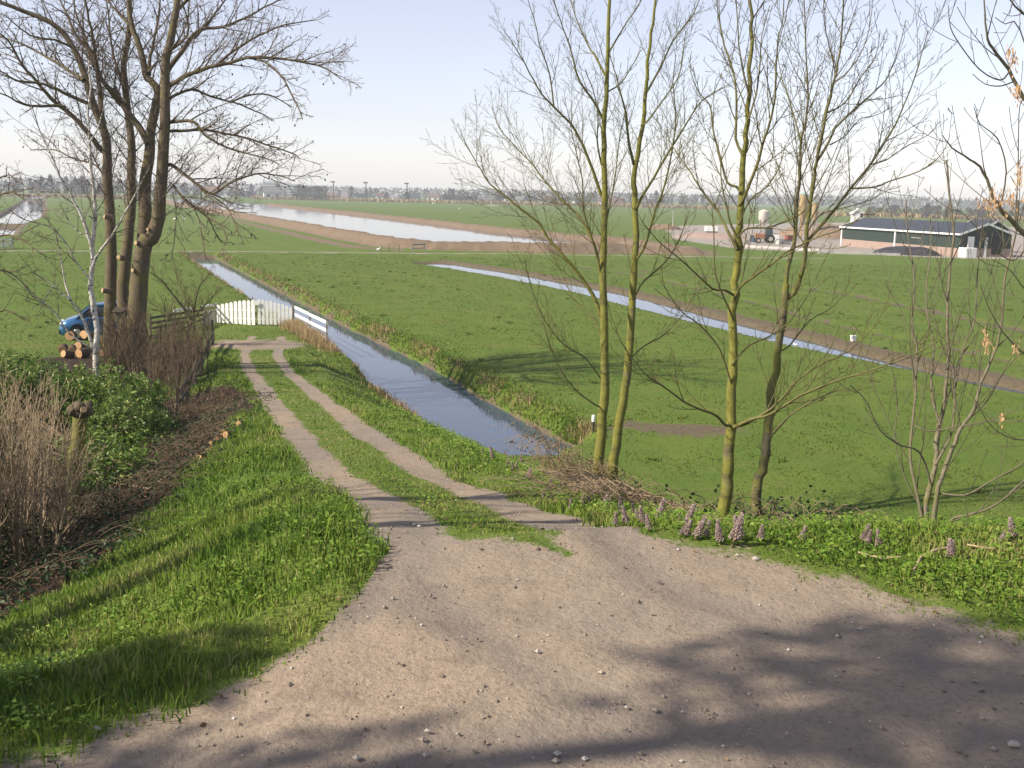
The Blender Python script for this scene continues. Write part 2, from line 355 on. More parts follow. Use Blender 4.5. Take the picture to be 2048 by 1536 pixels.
# ---- water
def water_material():
    m, nt, out = nodes('water'); tc = N(nt, 'ShaderNodeTexCoord').outputs['Object']
    mp = N(nt, 'ShaderNodeMapping', Scale=(1, .6, 1)); nt.links.new(tc, mp.inputs['Vector'])
    h = mth(nt, 'ADD', noise(nt, mp.outputs[0], 1.3, 3), mth(nt, 'MULTIPLY', noise(nt, mp.outputs[0], 6, 2), .3))
    bsdf(nt, out, (.055, .078, .118), .05, bump(nt, h, .08, .02), .5, IOR=1.333); return m
WATER = water_material()
def strip(name, pl, w, z):
    pl = [np.array(p) for p in pl]; L = []; Rr = []
    for i, p in enumerate(pl):
        t = pl[min(i + 1, len(pl) - 1)] - pl[max(i - 1, 0)]; t = t / np.linalg.norm(t); n = np.array([-t[1], t[0]]); ww = w[i] if isinstance(w, list) else w
        L.append((*(p + n * ww), z)); Rr.append((*(p - n * ww), z))
    n = len(pl); f = [(i, i + 1, n + i + 1, n + i) for i in range(n - 1)]
    tag(link(name, np_mesh(name, L + Rr, [f], False), WATER), kind='structure')
strip('ditch_water', [(2.2, 27.8)] + D1[1:], 2.5, -.6)
strip('ditch_water', D2, [2.7, 2.4, 2.2, 1.8, 1.2, 1.1, 1.1, 1.1], -.22)
strip('ditch_water', D3, 10, -.6)
cw = BANKS[0][:8] + [U(1200, 484, 1.0)] + BANKS[1][:7][::-1]
nl = BANKS[0][0]; nr_ = BANKS[1][0]
import mathutils.geometry as mg
far_l = (nl[0] - 60, nl[1] + 90); far_r = (nr_[0] - 90, nr_[1] + 200)
pts = [Vector((p[0], p[1], .3)) for p in [far_l] + cw + [far_r]]
tri = mg.tessellate_polygon([pts])
tag(link('canal_water', np_mesh('canal_water', [tuple(p) for p in pts], [tri], False), WATER), kind='structure')
# ---------------------------------------------------------------- light, sky, air
SUN_EL = R(37); SUN_DIR = Vector((-.95, -.31, 0)).normalized() * math.cos(SUN_EL) + Vector((0, 0, math.sin(SUN_EL)))
sd = bpy.data.lights.new('sun', 'SUN'); sd.energy = 5.0; sd.angle = R(.53); sd.color = (1.0, .90, .76)
so = bpy.data.objects.new('sun', sd); C.objects.link(so); so.rotation_euler = SUN_DIR.to_track_quat('Z', 'Y').to_euler(); so.location = (-60, -30, 60)
wd = bpy.data.worlds.new('World'); bpy.context.scene.world = wd; wd.use_nodes = True
nt = wd.node_tree; bg = nt.nodes['Background']
sky = nt.nodes.new('ShaderNodeTexSky'); sky.sky_type = 'NISHITA'; sky.sun_disc = False; sky.sun_elevation = SUN_EL
sky.sun_rotation = math.atan2(SUN_DIR.x, SUN_DIR.y); sky.air_density = 1.0; sky.dust_density = .3; sky.ozone_density = 2.0; sky.altitude = 0
hs = N(nt, 'ShaderNodeHueSaturation', Saturation=.54); nt.links.new(sky.outputs[0], hs.inputs['Color'])
nt.links.new(mixc(nt, 1.0, hs.outputs[0], (1.05, .985, 1.06), 'MULTIPLY'), bg.inputs[0]); bg.inputs[1].default_value = .107
vs = bpy.context.scene.view_settings; vs.view_transform = 'Standard'; vs.look = 'None'; vs.gamma = 1; vs.exposure = 0.65; vs.use_curve_mapping = False
def haze():
    m, nt, out = nodes('haze_air'); v = N(nt, 'ShaderNodeVolumePrincipled', Density=.00036, Anisotropy=.1); v.inputs['Color'].default_value = (.82, .87, .97, 1)
    nt.links.new(v.outputs[0], out.inputs['Volume']); mb = MB(); mb.box((0, 1290, 17.6), (11800, 2720, 41.2)); o = mb.build('haze', m); tag(o, kind='stuff')
    return o
HAZE = haze()
cy = bpy.context.scene.cycles; cy.use_denoising = True
try: cy.denoiser = 'OPENIMAGEDENOISE'
except Exception: pass
cy.max_bounces = 8; cy.volume_bounces = 1; cy.transparent_max_bounces = 12
# ================================================================ bare trees
class Wood:
    def __init__(s): s.br = []
    def add(s, pts, rad): s.br.append((np.array([tuple(p) for p in pts], float), np.array(rad, float)))
    def mesh(s, name, sides=None):
        groups = {}
        for p, r in s.br:
            k = sides or (10 if r[0] > .1 else 7 if r[0] > .03 else 5 if r[0] > .012 else 3)
            groups.setdefault((len(p), k), []).append((p, r))
        VV = []; FF = []; RR = []; b = 0
        for (n, k), lst in groups.items():
            Pp = np.stack([a for a, _ in lst]); Rd = np.stack([r for _, r in lst]); B = len(lst)
            T = np.empty_like(Pp); T[:, 1:-1] = Pp[:, 2:] - Pp[:, :-2]; T[:, 0] = Pp[:, 1] - Pp[:, 0]; T[:, -1] = Pp[:, -1] - Pp[:, -2]
            T /= np.linalg.norm(T, axis=2, keepdims=True) + 1e-9
            D = Pp[:, -1] - Pp[:, 0]; D /= np.linalg.norm(D, axis=1, keepdims=True) + 1e-9
            ref = np.where(np.abs(D[:, 2:3]) < .75, np.array([[0, 0, 1.0]]), np.array([[1.0, 0, 0]]))[:, None, :]
            n1 = np.cross(T, ref); n1 /= np.linalg.norm(n1, axis=2, keepdims=True) + 1e-9; n2 = np.cross(T, n1)
            a = np.arange(k) * 2 * np.pi / k
            rings = Pp[:, :, None, :] + Rd[:, :, None, None] * (np.cos(a)[None, None, :, None] * n1[:, :, None, :] + np.sin(a)[None, None, :, None] * n2[:, :, None, :])
            VV.append(rings.reshape(-1, 3)); RR.append(np.repeat(Rd.ravel(), k))
            base = b + (np.arange(B) * n * k)[:, None, None] + (np.arange(n - 1) * k)[None, :, None] + np.arange(k)[None, None, :]
            nxt = b + (np.arange(B) * n * k)[:, None, None] + (np.arange(n - 1) * k)[None, :, None] + ((np.arange(k) + 1) % k)[None, None, :]
            FF.append(np.stack([base, base + 0, nxt + k, base + k], -1).reshape(-1, 4) * 0 + np.stack([base, nxt, nxt + k, base + k], -1).reshape(-1, 4))
            b += B * n * k
        return np_mesh(name, np.concatenate(VV), FF, True, {'rad': np.concatenate(RR)})
def smooth(pts, n=3):
    p = [np.array(q, float) for q in pts]; o = []
    for i in range(len(p) - 1):
        a = p[max(i - 1, 0)]; b = p[i]; c = p[i + 1]; d = p[min(i + 2, len(p) - 1)]
        for j in range(n):
            t = j / n; o.append(.5 * (2 * b + (c - a) * t + (2 * a - 5 * b + 4 * c - d) * t * t + (3 * b - a - 3 * c + d) * t ** 3))
    o.append(p[-1]); return o
def rv(a, b): return random.uniform(a, b)
def perp(T):
    while True:
        v = Vector((rv(-1, 1), rv(-1, 1), rv(-1, 1)))
        v = v - T * v.dot(T)
        if v.length > .2: return v.normalized()
def twigs(W, pts, rad, cfg, lev=0, ends=None):
    """side shoots along a branch; cfg[lev] = dict(n per metre, len, ang, up, jit, r, t0)"""
    if lev >= len(cfg): return
    c = cfg[lev]; pts = [Vector(p) for p in pts]; seg = [(pts[i + 1] - pts[i]).length for i in range(len(pts) - 1)]; L = sum(seg)
    if L < .05: return
    k = c['n'] * L; k = int(k) + (random.random() < k - int(k))
    az = perp((pts[-1] - pts[0]).normalized())
    for j in range(k):
        t = c.get('t0', .15) + (1 - c.get('t0', .15)) * ((j + rv(.1, .9)) / k)
        d = t * L; i = 0
        while i < len(seg) - 1 and d > seg[i]: d -= seg[i]; i += 1
        f = min(1, d / max(seg[i], 1e-6)); p = pts[i].lerp(pts[i + 1], f); T = (pts[i + 1] - pts[i]).normalized(); r = rad[i] + (rad[i + 1] - rad[i]) * f
        az = az - T * az.dot(T)
        if az.length < .1: az = perp(T)
        az.normalize(); az = Matrix.Rotation(rv(1.9, 2.9) if not c.get('opp') or j % 2 == 0 else math.pi, 3, T) @ az
        if c.get('fan') is not None:                       # keep side shoots mostly off the underside
            if az.z < -c['fan']: az = -az
        a = R(rv(*c['ang'])); dr = T * math.cos(a) + az * math.sin(a)
        ln = min(c['len'][1], max(c['len'][0], c['rel'] * L)) * rv(.55, 1.15) * (1.15 - .55 * t)
        rr = min(r * .62, c['r'] * rv(.8, 1.2)); m = c.get('seg', 4); q = [p]; rs = [rr]
        for s_ in range(m):
            dr = (dr + Vector((rv(-1, 1), rv(-1, 1), rv(-1, 1))) * c['jit'] + Vector((0, 0, c['up']))).normalized()
            q.append(q[-1] + dr * (ln / m)); rs.append(max(c.get('rmin', .0018), rr * (1 - .8 * (s_ + 1) / m)))
        if c.get('bud') and lev == len(cfg) - 1: rs[-1] = rs[-2] * 1.25
        W.add(q, rs)
        if ends is not None and lev == len(cfg) - 1: ends.append(q[-1])
        twigs(W, q, rs, cfg, lev + 1, ends)
def bark(name, wood, moss, moss_amt, twig, ring=0.0, ridge=0.6, lo=.008, hi=.03):
    m, nt, out = nodes(name); tc = N(nt, 'ShaderNodeTexCoord').outputs['Object']
    mp = N(nt, 'ShaderNodeMapping', Scale=(1, 1, .22)); nt.links.new(tc, mp.inputs['Vector'])
    mr = N(nt, 'ShaderNodeMapping', Scale=(1, 1, 5.0)); nt.links.new(tc, mr.inputs['Vector'])
    fine = noise(nt, mp.outputs[0], 26, 4, .65); big = noise(nt, tc, 2.2, 4, .6); mid = noise(nt, tc, 9, 4, .6)
    w = mixc(nt, rng(nt, fine, .35, .65), tuple(v * .62 for v in wood), tuple(v * 1.15 for v in wood))
    mo = mixc(nt, rng(nt, mid, .35, .65), moss, tuple(v * .72 for v in moss))
    c = mixc(nt, mth(nt, 'MULTIPLY', rng(nt, mth(nt, 'ADD', mth(nt, 'MULTIPLY', big, .6), mth(nt, 'MULTIPLY', mid, .4)), .62 - .3 * moss_amt, .74 - .3 * moss_amt), .95), w, mo)
    if ring:
        rg = noise(nt, mr.outputs[0], 2.0, 3, .5); c = mixc(nt, mth(nt, 'MULTIPLY', rng(nt, rg, .585, .64), ring), c, (.060, .050, .028))
    rad = attr(nt, 'rad'); tw = mixc(nt, rng(nt, mid, .35, .65), twig, tuple(v * .75 for v in twig))
    c = mixc(nt, rng(nt, mth(nt, 'ADD', rad, mth(nt, 'MULTIPLY', mth(nt, 'SUBTRACT', mid, .5), .012)), lo, hi), tw, c)
    bsdf(nt, out, c, .88, bump(nt, mth(nt, 'ADD', fine, mth(nt, 'MULTIPLY', mid, .5)), ridge, .02), .2); return m
BARK_GREEN = bark('algae_bark', (.150, .132, .070), (.185, .182, .036), .95, (.150, .136, .056), .55, .6, .010, .034)
BARK_DARK = bark('shaded_bark', (.105, .088, .06), (.16, .165, .036), .62, (.145, .128, .058), .7, .6)  # darker bark; shade from the straight tree is partly in the colour
BARK_ALDER = bark('alder_bark', (.135, .105, .068), (.155, .140, .046), .42, (.165, .125, .092), 0, 1.0)
BARK_ASH = bark('ash_bark', (.20, .175, .115), (.19, .185, .06), .4, (.165, .142, .095), .3, .4)
BARK_HAZEL = bark('hazel_bark', (.15, .108, .066), (.16, .15, .05), .25, (.155, .112, .072), 0, .4)
def birch_bark():
    m, nt, out = nodes('birch_bark'); tc = N(nt, 'ShaderNodeTexCoord').outputs['Object']
    mp = N(nt, 'ShaderNodeMapping', Scale=(1, 1, 3.4)); nt.links.new(tc, mp.inputs['Vector'])
    n1 = noise(nt, mp.outputs[0], 4.2, 4, .6); n2 = noise(nt, tc, 5, 3)
    c = mixc(nt, rng(nt, n2, .35, .65), (.56, .53, .47), (.40, .36, .30)); c = mixc(nt, rng(nt, n1, .55, .60), c, (.035, .03, .026))
    c = mixc(nt, rng(nt, attr(nt, 'rad'), .012, .028), (.085, .056, .048), c)
    bsdf(nt, out, c, .7, bump(nt, n1, .4, .02), .3); return m
BARK_BIRCH = birch_bark()
class Tree:
    def __init__(s, name, depth, base_px, mat, label, cat='tree', group=None):
        s.depth = depth; s.mat = mat; b = P(*base_px, depth); s.base = np.array([b[0], b[1], gz(b[0], b[1])])
        s.root = tag(empty(name, s.base), label, cat, group); s.crown = Wood(); s.limbs = []; s.ends = []
    def limb(s, px, r0, r1, d0=0.0, d1=None, part='limb', cfg=None, ground=False, t0=None):
        """px: where the limb runs; radii in the same units; d0,d1: distance in front of / behind the trunk at both ends (m)"""
        L = math.hypot(px[-1][0] - px[0][0], px[-1][1] - px[0][1]) * s.depth / F
        if d1 is None: d1 = d0 + rv(-.55, .55) * L
        n = len(px); pts = []
        for i, q in enumerate(px):
            t = i / (n - 1); pts.append(P(q[0], q[1], s.depth + d0 + (d1 - d0) * t))
        k = s.depth / F; pts = smooth(pts, 3); m = len(pts); rad = [max(.003, (r0 + (r1 - r0) * (i / (m - 1)) ** .85) * k) for i in range(m)]
        if ground:
            z = gz(pts[0][0], pts[0][1]); p0 = pts[0]
            dn = p0[2] - z
            extra = [np.array([p0[0], p0[1], z - .25]), np.array([p0[0], p0[1], z + .1])] if dn > .35 else [np.array([p0[0], p0[1], z - .3])]
            er = [rad[0] * 1.5, rad[0] * 1.22] if dn > .35 else [rad[0] * 1.35]
            pts = extra + pts; rad = er + rad
        w = Wood(); jit = min(rad[0] * .12, .012); pts2 = [p + RNG.normal(0, jit, 3) * (0 < i < len(pts) - 1) for i, p in enumerate(pts)]
        w.add(pts2, rad)
        link(part, w.mesh(part), s.mat, s.root)
        if cfg: twigs(s.crown, pts2, rad, cfg, 0, s.ends)
        s.limbs.append((pts2, rad)); return pts2
    def finish(s, name='crown'):
        if s.crown.br: link(name, s.crown.mesh(name), s.mat, s.root)
        return s.root
    def stub(s, px, r, d=-.2, side=(-1, -.6, .1), ln=.16, mat=None):
        p = Vector(P(px[0], px[1], s.depth + d)); dr = Vector(side).normalized(); mb = MB(); mb.tube([p - dr * .12, p + dr * ln], [r * 1.1, r], 9)
        o = mb.build('branch_stub', s.mat, s.root); c = MB(); c.tube([p + dr * ln, p + dr * (ln + .012)], [r * .97, r * .93], 9); c.build('cut_face', CUTWOOD, o)
CUTWOOD = simple('cut_wood', (.50, .36, .19), (.36, .25, .13), 9, .8, .2)
ENDGRAIN = CUTWOOD
UPR = [dict(n=4.9, len=(.28, 1.7), rel=.36, ang=(22, 44), up=.10, jit=.10, r=.0085, t0=.16, rmin=.0036, seg=5),
       dict(n=7.4, len=(.12, .62), rel=.40, ang=(26, 52), up=.09, jit=.12, r=.0050, t0=.12, rmin=.0030, bud=True),
       dict(n=6.0, len=(.05, .16), rel=.4, ang=(35, 60), up=.05, jit=.1, r=.0036, t0=.2, rmin=.0028, bud=True, seg=2)]
UPRT = [dict(UPR[0], n=1.1, t0=.32), UPR[1], UPR[2]]
# ---- tree with two stems at the end of the ditch
t = Tree('bare_tree', 21.5, (1212, 930), BARK_GREEN, 'tall bare tree with two yellow-green stems rising from brambles at the ditch end')
t.limb([(1196, 940), (1203, 861), (1210, 779), (1210, 690), (1207, 570), (1209, 472), (1209, 350), (1208, 261), (1214, 163), (1217, 60), (1220, -60), (1224, -220)], 11.5, 2.2, 0, -.2, 'trunk', UPRT, True)
t.limb([(1226, 930), (1237, 867), (1249, 779), (1260, 690), (1266, 582), (1271, 505), (1270, 400), (1268, 358), (1275, 309), (1288, 228), (1293, 150), (1304, 65), (1313, 0), (1332, -160)], 10.5, 2, .4, .8, 'trunk', UPRT, True)
for px, r0, d in (
    ([(1203, 392), (1187, 345), (1167, 293), (1141, 247), (1108, 215), (1082, 186), (1060, 147), (1030, 94), (1011, 66)], 3.6, None),
    ([(1204, 560), (1192, 500), (1180, 472), (1160, 436), (1121, 397), (1082, 352), (1063, 326), (1030, 293), (998, 254), (984, 215)], 3.6, None),
    ([(1204, 640), (1186, 590), (1150, 540), (1126, 511), (1097, 477), (1077, 445), (1043, 420), (1017, 397), (981, 368), (962, 339), (942, 306), (922, 268)], 4.4, None),
    ([(1206, 575), (1196, 520), (1185, 480), (1167, 420), (1165, 360), (1150, 293), (1138, 236)], 2.8, None),
    ([(1206, 238), (1187, 202), (1160, 163), (1141, 98), (1121, 42), (1104, -10)], 3.0, None),
    ([(1210, 150), (1190, 110), (1180, 98), (1157, 49), (1141, 0), (1130, -60)], 2.8, None),
    ([(1108, 215), (1099, 147), (1079, 91), (1073, 55), (1056, 0)], 1.8, None),
    ([(1203, 330), (1194, 280), (1196, 230), (1186, 180), (1170, 140)], 2.0, None),
    ([(1214, 184), (1242, 166), (1265, 130), (1282, 100)], 2.0, None),
    ([(1217, 106), (1232, 80), (1255, 42), (1281, 3), (1300, -50)], 2.2, None),
    ([(1268, 330), (1257, 283), (1252, 228), (1239, 179), (1229, 140), (1215, 95)], 3.4, None),
    ([(1271, 420), (1285, 392), (1307, 355), (1346, 290), (1369, 254), (1398, 208), (1430, 184), (1460, 168)], 3.4, None),
    ([(1272, 520), (1291, 489), (1310, 420), (1330, 368), (1346, 290), (1351, 228), (1346, 163), (1352, 110)], 3.0, None),
    ([(1292, 186), (1320, 137), (1346, 81), (1379, 39), (1398, 0), (1412, -60)], 2.6, None),
    ([(1284, 252), (1297, 240), (1320, 208), (1356, 156), (1366, 107), (1372, 60)], 2.4, None),
    ([(1207, 470), (1222, 400), (1232, 340), (1240, 270), (1252, 215)], 2.0, None),
    ([(1204, 815), (1188, 808), (1158, 785), (1126, 748), (1100, 690), (1085, 640)], 1.9, -1.2),
    ([(1203, 760), (1170, 715), (1128, 690), (1090, 640), (1062, 575), (1050, 520)], 1.8, -1.0),
    ([(1258, 720), (1290, 690), (1330, 668), (1372, 620), (1400, 560)], 1.9, .8),
    ([(1205, 690), (1190, 640), (1150, 600), (1120, 540), (1105, 500)], 1.7, .8),
    ([(1266, 600), (1290, 560), (1335, 520), (1362, 470), (1380, 420)], 2.2, None)):
    t.limb(px, r0, .7, .2 if px[0][0] > 1240 else 0, d, 'limb', UPR)
t.finish()
# ---- yellow-green tree on the verge
t = Tree('bare_tree', 12.2, (1447, 1040), BARK_GREEN, 'straight bare tree with yellow-green bark and low side limbs on the verge')
t.limb([(1445, 1035), (1452, 970), (1457, 926), (1463, 853), (1464, 779), (1466, 690), (1468, 594), (1473, 521), (1477, 450), (1484, 387), (1487, 309), (1494, 244), (1499, 163), (1503, 81), (1503, 0), (1508, -220)], 13, 2.6, 0, .2, 'trunk', UPRT, True)
for px, r0, d in (
    ([(1461, 852), (1448, 848), (1434, 832), (1405, 820), (1367, 803), (1323, 771), (1293, 750), (1255, 705), (1230, 660)], 3.6, -.9),
    ([(1466, 853), (1490, 848), (1516, 835), (1543, 817), (1569, 791), (1590, 765), (1640, 730), (1700, 700), (1760, 640)], 3.6, -.7),
    ([(1466, 856), (1500, 840), (1543, 828), (1600, 792), (1687, 757), (1742, 741), (1832, 707), (1880, 680)], 3.8, -1.4),
    ([(1480, 410), (1487, 400), (1501, 364), (1517, 322), (1527, 283), (1540, 244), (1550, 195), (1553, 130), (1556, 81), (1566, 33), (1572, -60)], 4.2, None),
    ([(1482, 385), (1472, 373), (1455, 364), (1439, 309), (1426, 260), (1420, 211), (1398, 185), (1380, 140)], 3.4, None),
    ([(1486, 310), (1472, 277), (1473, 211), (1468, 146), (1449, 91), (1436, 26), (1430, -40)], 3.4, None),
    ([(1474, 500), (1460, 470), (1444, 440), (1432, 416), (1417, 399), (1393, 365), (1382, 345), (1362, 319), (1345, 290), (1330, 262)], 3.6, None),
    ([(1475, 475), (1462, 450), (1456, 423), (1444, 370), (1440, 310), (1428, 268)], 2.8, None),
    ([(1475, 476), (1493, 457), (1534, 455), (1566, 445), (1590, 433), (1612, 420), (1640, 380)], 2.4, None),
    ([(1467, 600), (1480, 575), (1505, 555), (1544, 528), (1566, 509), (1590, 496), (1640, 472), (1690, 456), (1740, 420)], 3.2, -.8),
    ([(1467, 590), (1450, 580), (1425, 577), (1385, 540), (1346, 506), (1317, 482), (1290, 450)], 3.0, -.6),
    ([(1467, 640), (1450, 600), (1430, 545), (1428, 480), (1424, 420)], 2.4, None),
    ([(1496, 240), (1512, 190), (1520, 130), (1524, 70), (1540, 10)], 2.4, None),
    ([(1498, 190), (1486, 140), (1478, 90), (1474, 20), (1466, -50)], 2.4, None),
    ([(1477, 450), (1500, 400), (1535, 372), (1560, 330), (1570, 290)], 2.2, None),
    ([(1463, 770), (1440, 700), (1400, 650), (1360, 620), (1320, 560)], 2.2, -.6),
    ([(1464, 730), (1500, 690), (1560, 660), (1610, 600), (1640, 540)], 2.2, .5)):
    t.limb(px, r0, .8, 0, d, 'limb', UPR)
t.finish()
# ---- dark leaning tree behind it
t = Tree('bare_tree', 13.4, (1511, 1040), BARK_DARK, 'dark-stemmed bare tree leaning right, behind the straight yellow-green one')
t.limb([(1510, 1034), (1516, 967), (1528, 926), (1534, 867), (1542, 809), (1550, 740), (1557, 690), (1566, 620), (1572, 570)], 10.5, 7, 0, .1, 'trunk', UPRT, True)
for px, r0, r1, d0, d1 in (
    ([(1570, 585), (1576, 533), (1586, 496), (1591, 448), (1595, 387), (1600, 342), (1602, 283), (1612, 244), (1616, 182), (1613, 130), (1610, 60), (1606, -60)], 5.2, 1, .1, .5),
    ([(1570, 600), (1588, 586), (1600, 557), (1610, 509), (1613, 460), (1620, 411), (1628, 360), (1633, 325), (1651, 234), (1664, 179), (1673, 146), (1683, 81), (1686, 16), (1692, -80)], 6, 1.2, .1, -.4)):
    t.limb(px, r0, r1, d0, d1, 'limb', UPR)
for px, r0, d in (
    ([(1602, 283), (1585, 221), (1572, 180), (1563, 156), (1556, 110)], 2.0, None),
    ([(1634, 322), (1657, 286), (1670, 257), (1699, 228), (1742, 189), (1774, 156), (1797, 98), (1812, 40)], 3.2, None),
    ([(1611, 500), (1620, 478), (1647, 446), (1677, 410), (1709, 368), (1738, 332), (1764, 293), (1790, 251), (1803, 221), (1816, 189), (1833, 146), (1846, 98), (1856, 60)], 3.8, None),
    ([(1740, 330), (1774, 319), (1813, 293), (1855, 270), (1882, 242)], 1.8, None),
    ([(1703, 377), (1751, 374), (1784, 361), (1839, 342), (1882, 310), (1900, 270)], 2.0, None),
    ([(1660, 290), (1690, 272), (1720, 238), (1748, 232), (1790, 212)], 1.6, None),
    ([(1655, 225), (1690, 205), (1725, 150), (1752, 110), (1760, 60)], 2.0, None),
    ([(1668, 165), (1690, 150), (1720, 110), (1738, 60), (1745, 10)], 1.8, None),
    ([(1545, 868), (1562, 850), (1580, 832), (1605, 815), (1650, 790), (1700, 775)], 3.0, -.8),
    ([(1555, 705), (1580, 690), (1620, 640), (1670, 610), (1700, 560)], 2.2, None),
    ([(1612, 470), (1640, 430), (1690, 415), (1740, 400), (1790, 372)], 1.7, None),
    ([(1590, 460), (1578, 400), (1560, 350), (1550, 310)], 1.7, None),
    ([(1672, 150), (1660, 100), (1650, 50), (1646, -20)], 1.6, None)):
    t.limb(px, r0, .7, 0, d, 'limb', UPR)
t.finish()
# ---- many-stemmed sapling
SAP = [dict(n=3.0, len=(.3, 1.3), rel=.42, ang=(18, 40), up=.13, jit=.09, r=.0075, t0=.2, rmin=.003, seg=5),
       dict(n=3.2, len=(.12, .5), rel=.4, ang=(26, 50), up=.12, jit=.1, r=.0048, t0=.2, rmin=.0032, bud=True)]
t = Tree('ash_sapling', 10.9, (1858, 1052), BARK_ASH, 'bushy many-stemmed ash sapling on the verge edge, right of the trunks')
for px, r0, r1, d in (
    ([(1852, 1052), (1853, 1001), (1863, 962), (1871, 923), (1875, 869), (1885, 826), (1891, 779), (1898, 709), (1893, 650), (1898, 560), (1908, 470), (1898, 390), (1892, 320)], 6.5, 1.5, .3),
    ([(1868, 1050), (1873, 994), (1891, 931), (1910, 884), (1930, 845), (1949, 814), (1961, 767), (1988, 709), (2004, 640), (2010, 560), (2030, 470), (2036, 400)], 5.5, 1.4, -.3),
    ([(1847, 1048), (1828, 962), (1820, 904), (1828, 826), (1832, 767), (1834, 689), (1824, 650), (1830, 560), (1816, 470), (1812, 400)], 3.6, 1.2, .2),
    ([(1862, 970), (1840, 905), (1800, 890), (1760, 860), (1730, 800), (1700, 770)], 2.6, .8, -.6),
    ([(1872, 985), (1930, 990), (1988, 959), (2040, 930), (2090, 880)], 2.6, .8, -.8),
    ([(1830, 850), (1862, 862), (1930, 850), (1988, 841), (2050, 843), (2110, 830)], 2.2, .9, -.9),
    ([(1886, 1056), (1910, 1036), (1940, 1028), (1988, 1012), (2047, 962), (2100, 900)], 3.4, 1.4, -.7),
    ([(1871, 930), (1905, 860), (1910, 780), (1925, 700), (1950, 640), (1955, 540), (1965, 450)], 3.0, 1.2, .5),
    ([(1880, 850), (1862, 780), (1868, 700), (1852, 600), (1862, 500), (1860, 430)], 2.6, 1, .5),
    ([(1930, 845), (1975, 800), (2010, 740), (2060, 690)], 2.2, .7, -.3),
    ([(1850, 1030), (1812, 960), (1790, 880), (1795, 800), (1780, 720)], 2.0, .7, .4)):
    t.limb(px, r0, r1, 0, d, 'stem', SAP, px[0][1] > 1040)
t.finish()
# ---- ash with hanging seed bunches, its trunk beyond the right edge
ASH = [dict(n=2.6, len=(.3, 1.2), rel=.42, ang=(28, 52), up=.13, jit=.08, r=.0065, t0=.25, rmin=.0034, seg=5),
       dict(n=3.0, len=(.12, .4), rel=.4, ang=(30, 55), up=.14, jit=.1, r=.0042, t0=.25, rmin=.003, bud=True)]
t = Tree('ash_tree', 9.8, (2230, 1010), BARK_ASH, 'grey ash with arching twigs and tan seed bunches, cut off by the right edge')
t.limb([(2232, 1010), (2220, 800), (2195, 600), (2180, 420), (2185, 260), (2150, 60), (2130, -150)], 20, 8, 0, .3, 'trunk', None, True)
for px, r0, d in (
    ([(2205, 640), (2120, 540), (2048, 468), (2025, 443), (2002, 420), (1985, 392), (1968, 345), (1940, 318), (1905, 296), (1885, 270)], 7, -.6),
    ([(2182, 400), (2110, 270), (2048, 195), (2018, 140), (1986, 98), (1973, 65), (1969, 0), (1966, -60)], 6, -.7),
    ([(2020, 142), (2000, 160), (1960, 140), (1921, 91), (1901, 55), (1897, 10)], 2.2, -.7),
    ([(2030, 162), (2000, 172), (1970, 168), (1945, 148)], 1.8, -.4),
    ([(2000, 418), (2012, 342), (1995, 277), (1960, 247), (1948, 215)], 2.2, -.5),
    ([(2030, 450), (2035, 358), (2038, 228), (2044, 200)], 2.0, -.3),
    ([(2060, 480), (2030, 520), (1990, 500), (1930, 430), (1900, 420)], 1.8, -.5),
    ([(2150, 60), (2080, 50), (2030, 12), (2000, -30)], 4, -.7),
    ([(2100, 250), (2040, 60), (2010, 48), (1990, 35)], 1.8, -.7),
    ([(2210, 700), (2110, 740), (2040, 700), (1990, 640), (1960, 570)], 2.6, -.6),
    ([(2215, 800), (2120, 860), (2050, 880), (1990, 860), (1950, 800)], 2.4, -.8),
    ([(2195, 600), (2120, 620), (2060, 590), (2020, 540), (1985, 520)], 2.2, -.6)):
    t.limb(px, r0, .8, 0, d, 'limb', ASH)
ASHROOT = t.finish()
def seed_bunch(spots, depth):
    vs = []; fs = []
    for (px, py, rx, ry, n) in spots:
        for _ in range(n):
            a, b = random.gauss(0, .45), random.gauss(0, .5); p = Vector(P(px + a * rx, py + b * ry, depth + rv(-.12, .12)))
            d = Vector((rv(-.35, .35), rv(-.35, .35), -1)).normalized(); s_ = perp(d); l = rv(.032, .045); w = rv(.0045, .007); k = len(vs)
            vs += [p - s_ * w * .4, p + s_ * w * .4, p + d * l * .5 + s_ * w, p + d * l, p + d * l * .5 - s_ * w]; fs.append((k, k + 1, k + 2, k + 3, k + 4))
    return vs, fs
SEED = simple('ash_seed', (.46, .30, .16), (.34, .21, .10), 30, .7)
for sp in ([(1980, 408, 26, 20, 70), (1995, 392, 24, 24, 60)], [(2024, 400, 22, 26, 80)], [(2040, 350, 12, 22, 50)], [(2036, 180, 14, 22, 60)], [(2028, 118, 12, 22, 46)],
           [(1972, 680, 8, 26, 46)], [(2018, 100, 10, 14, 24)], [(2003, 830, 8, 18, 26)], [(2034, 690, 10, 16, 26)], [(1978, 690, 9, 16, 18)]):
    v, f = seed_bunch(sp, 9.2); me = bpy.data.meshes.new('seed_keys'); me.from_pydata([tuple(q) for q in v], [], f); link('seed_keys', me, SEED, ASHROOT)  # hanging bunches of winged ash seeds, no leaves
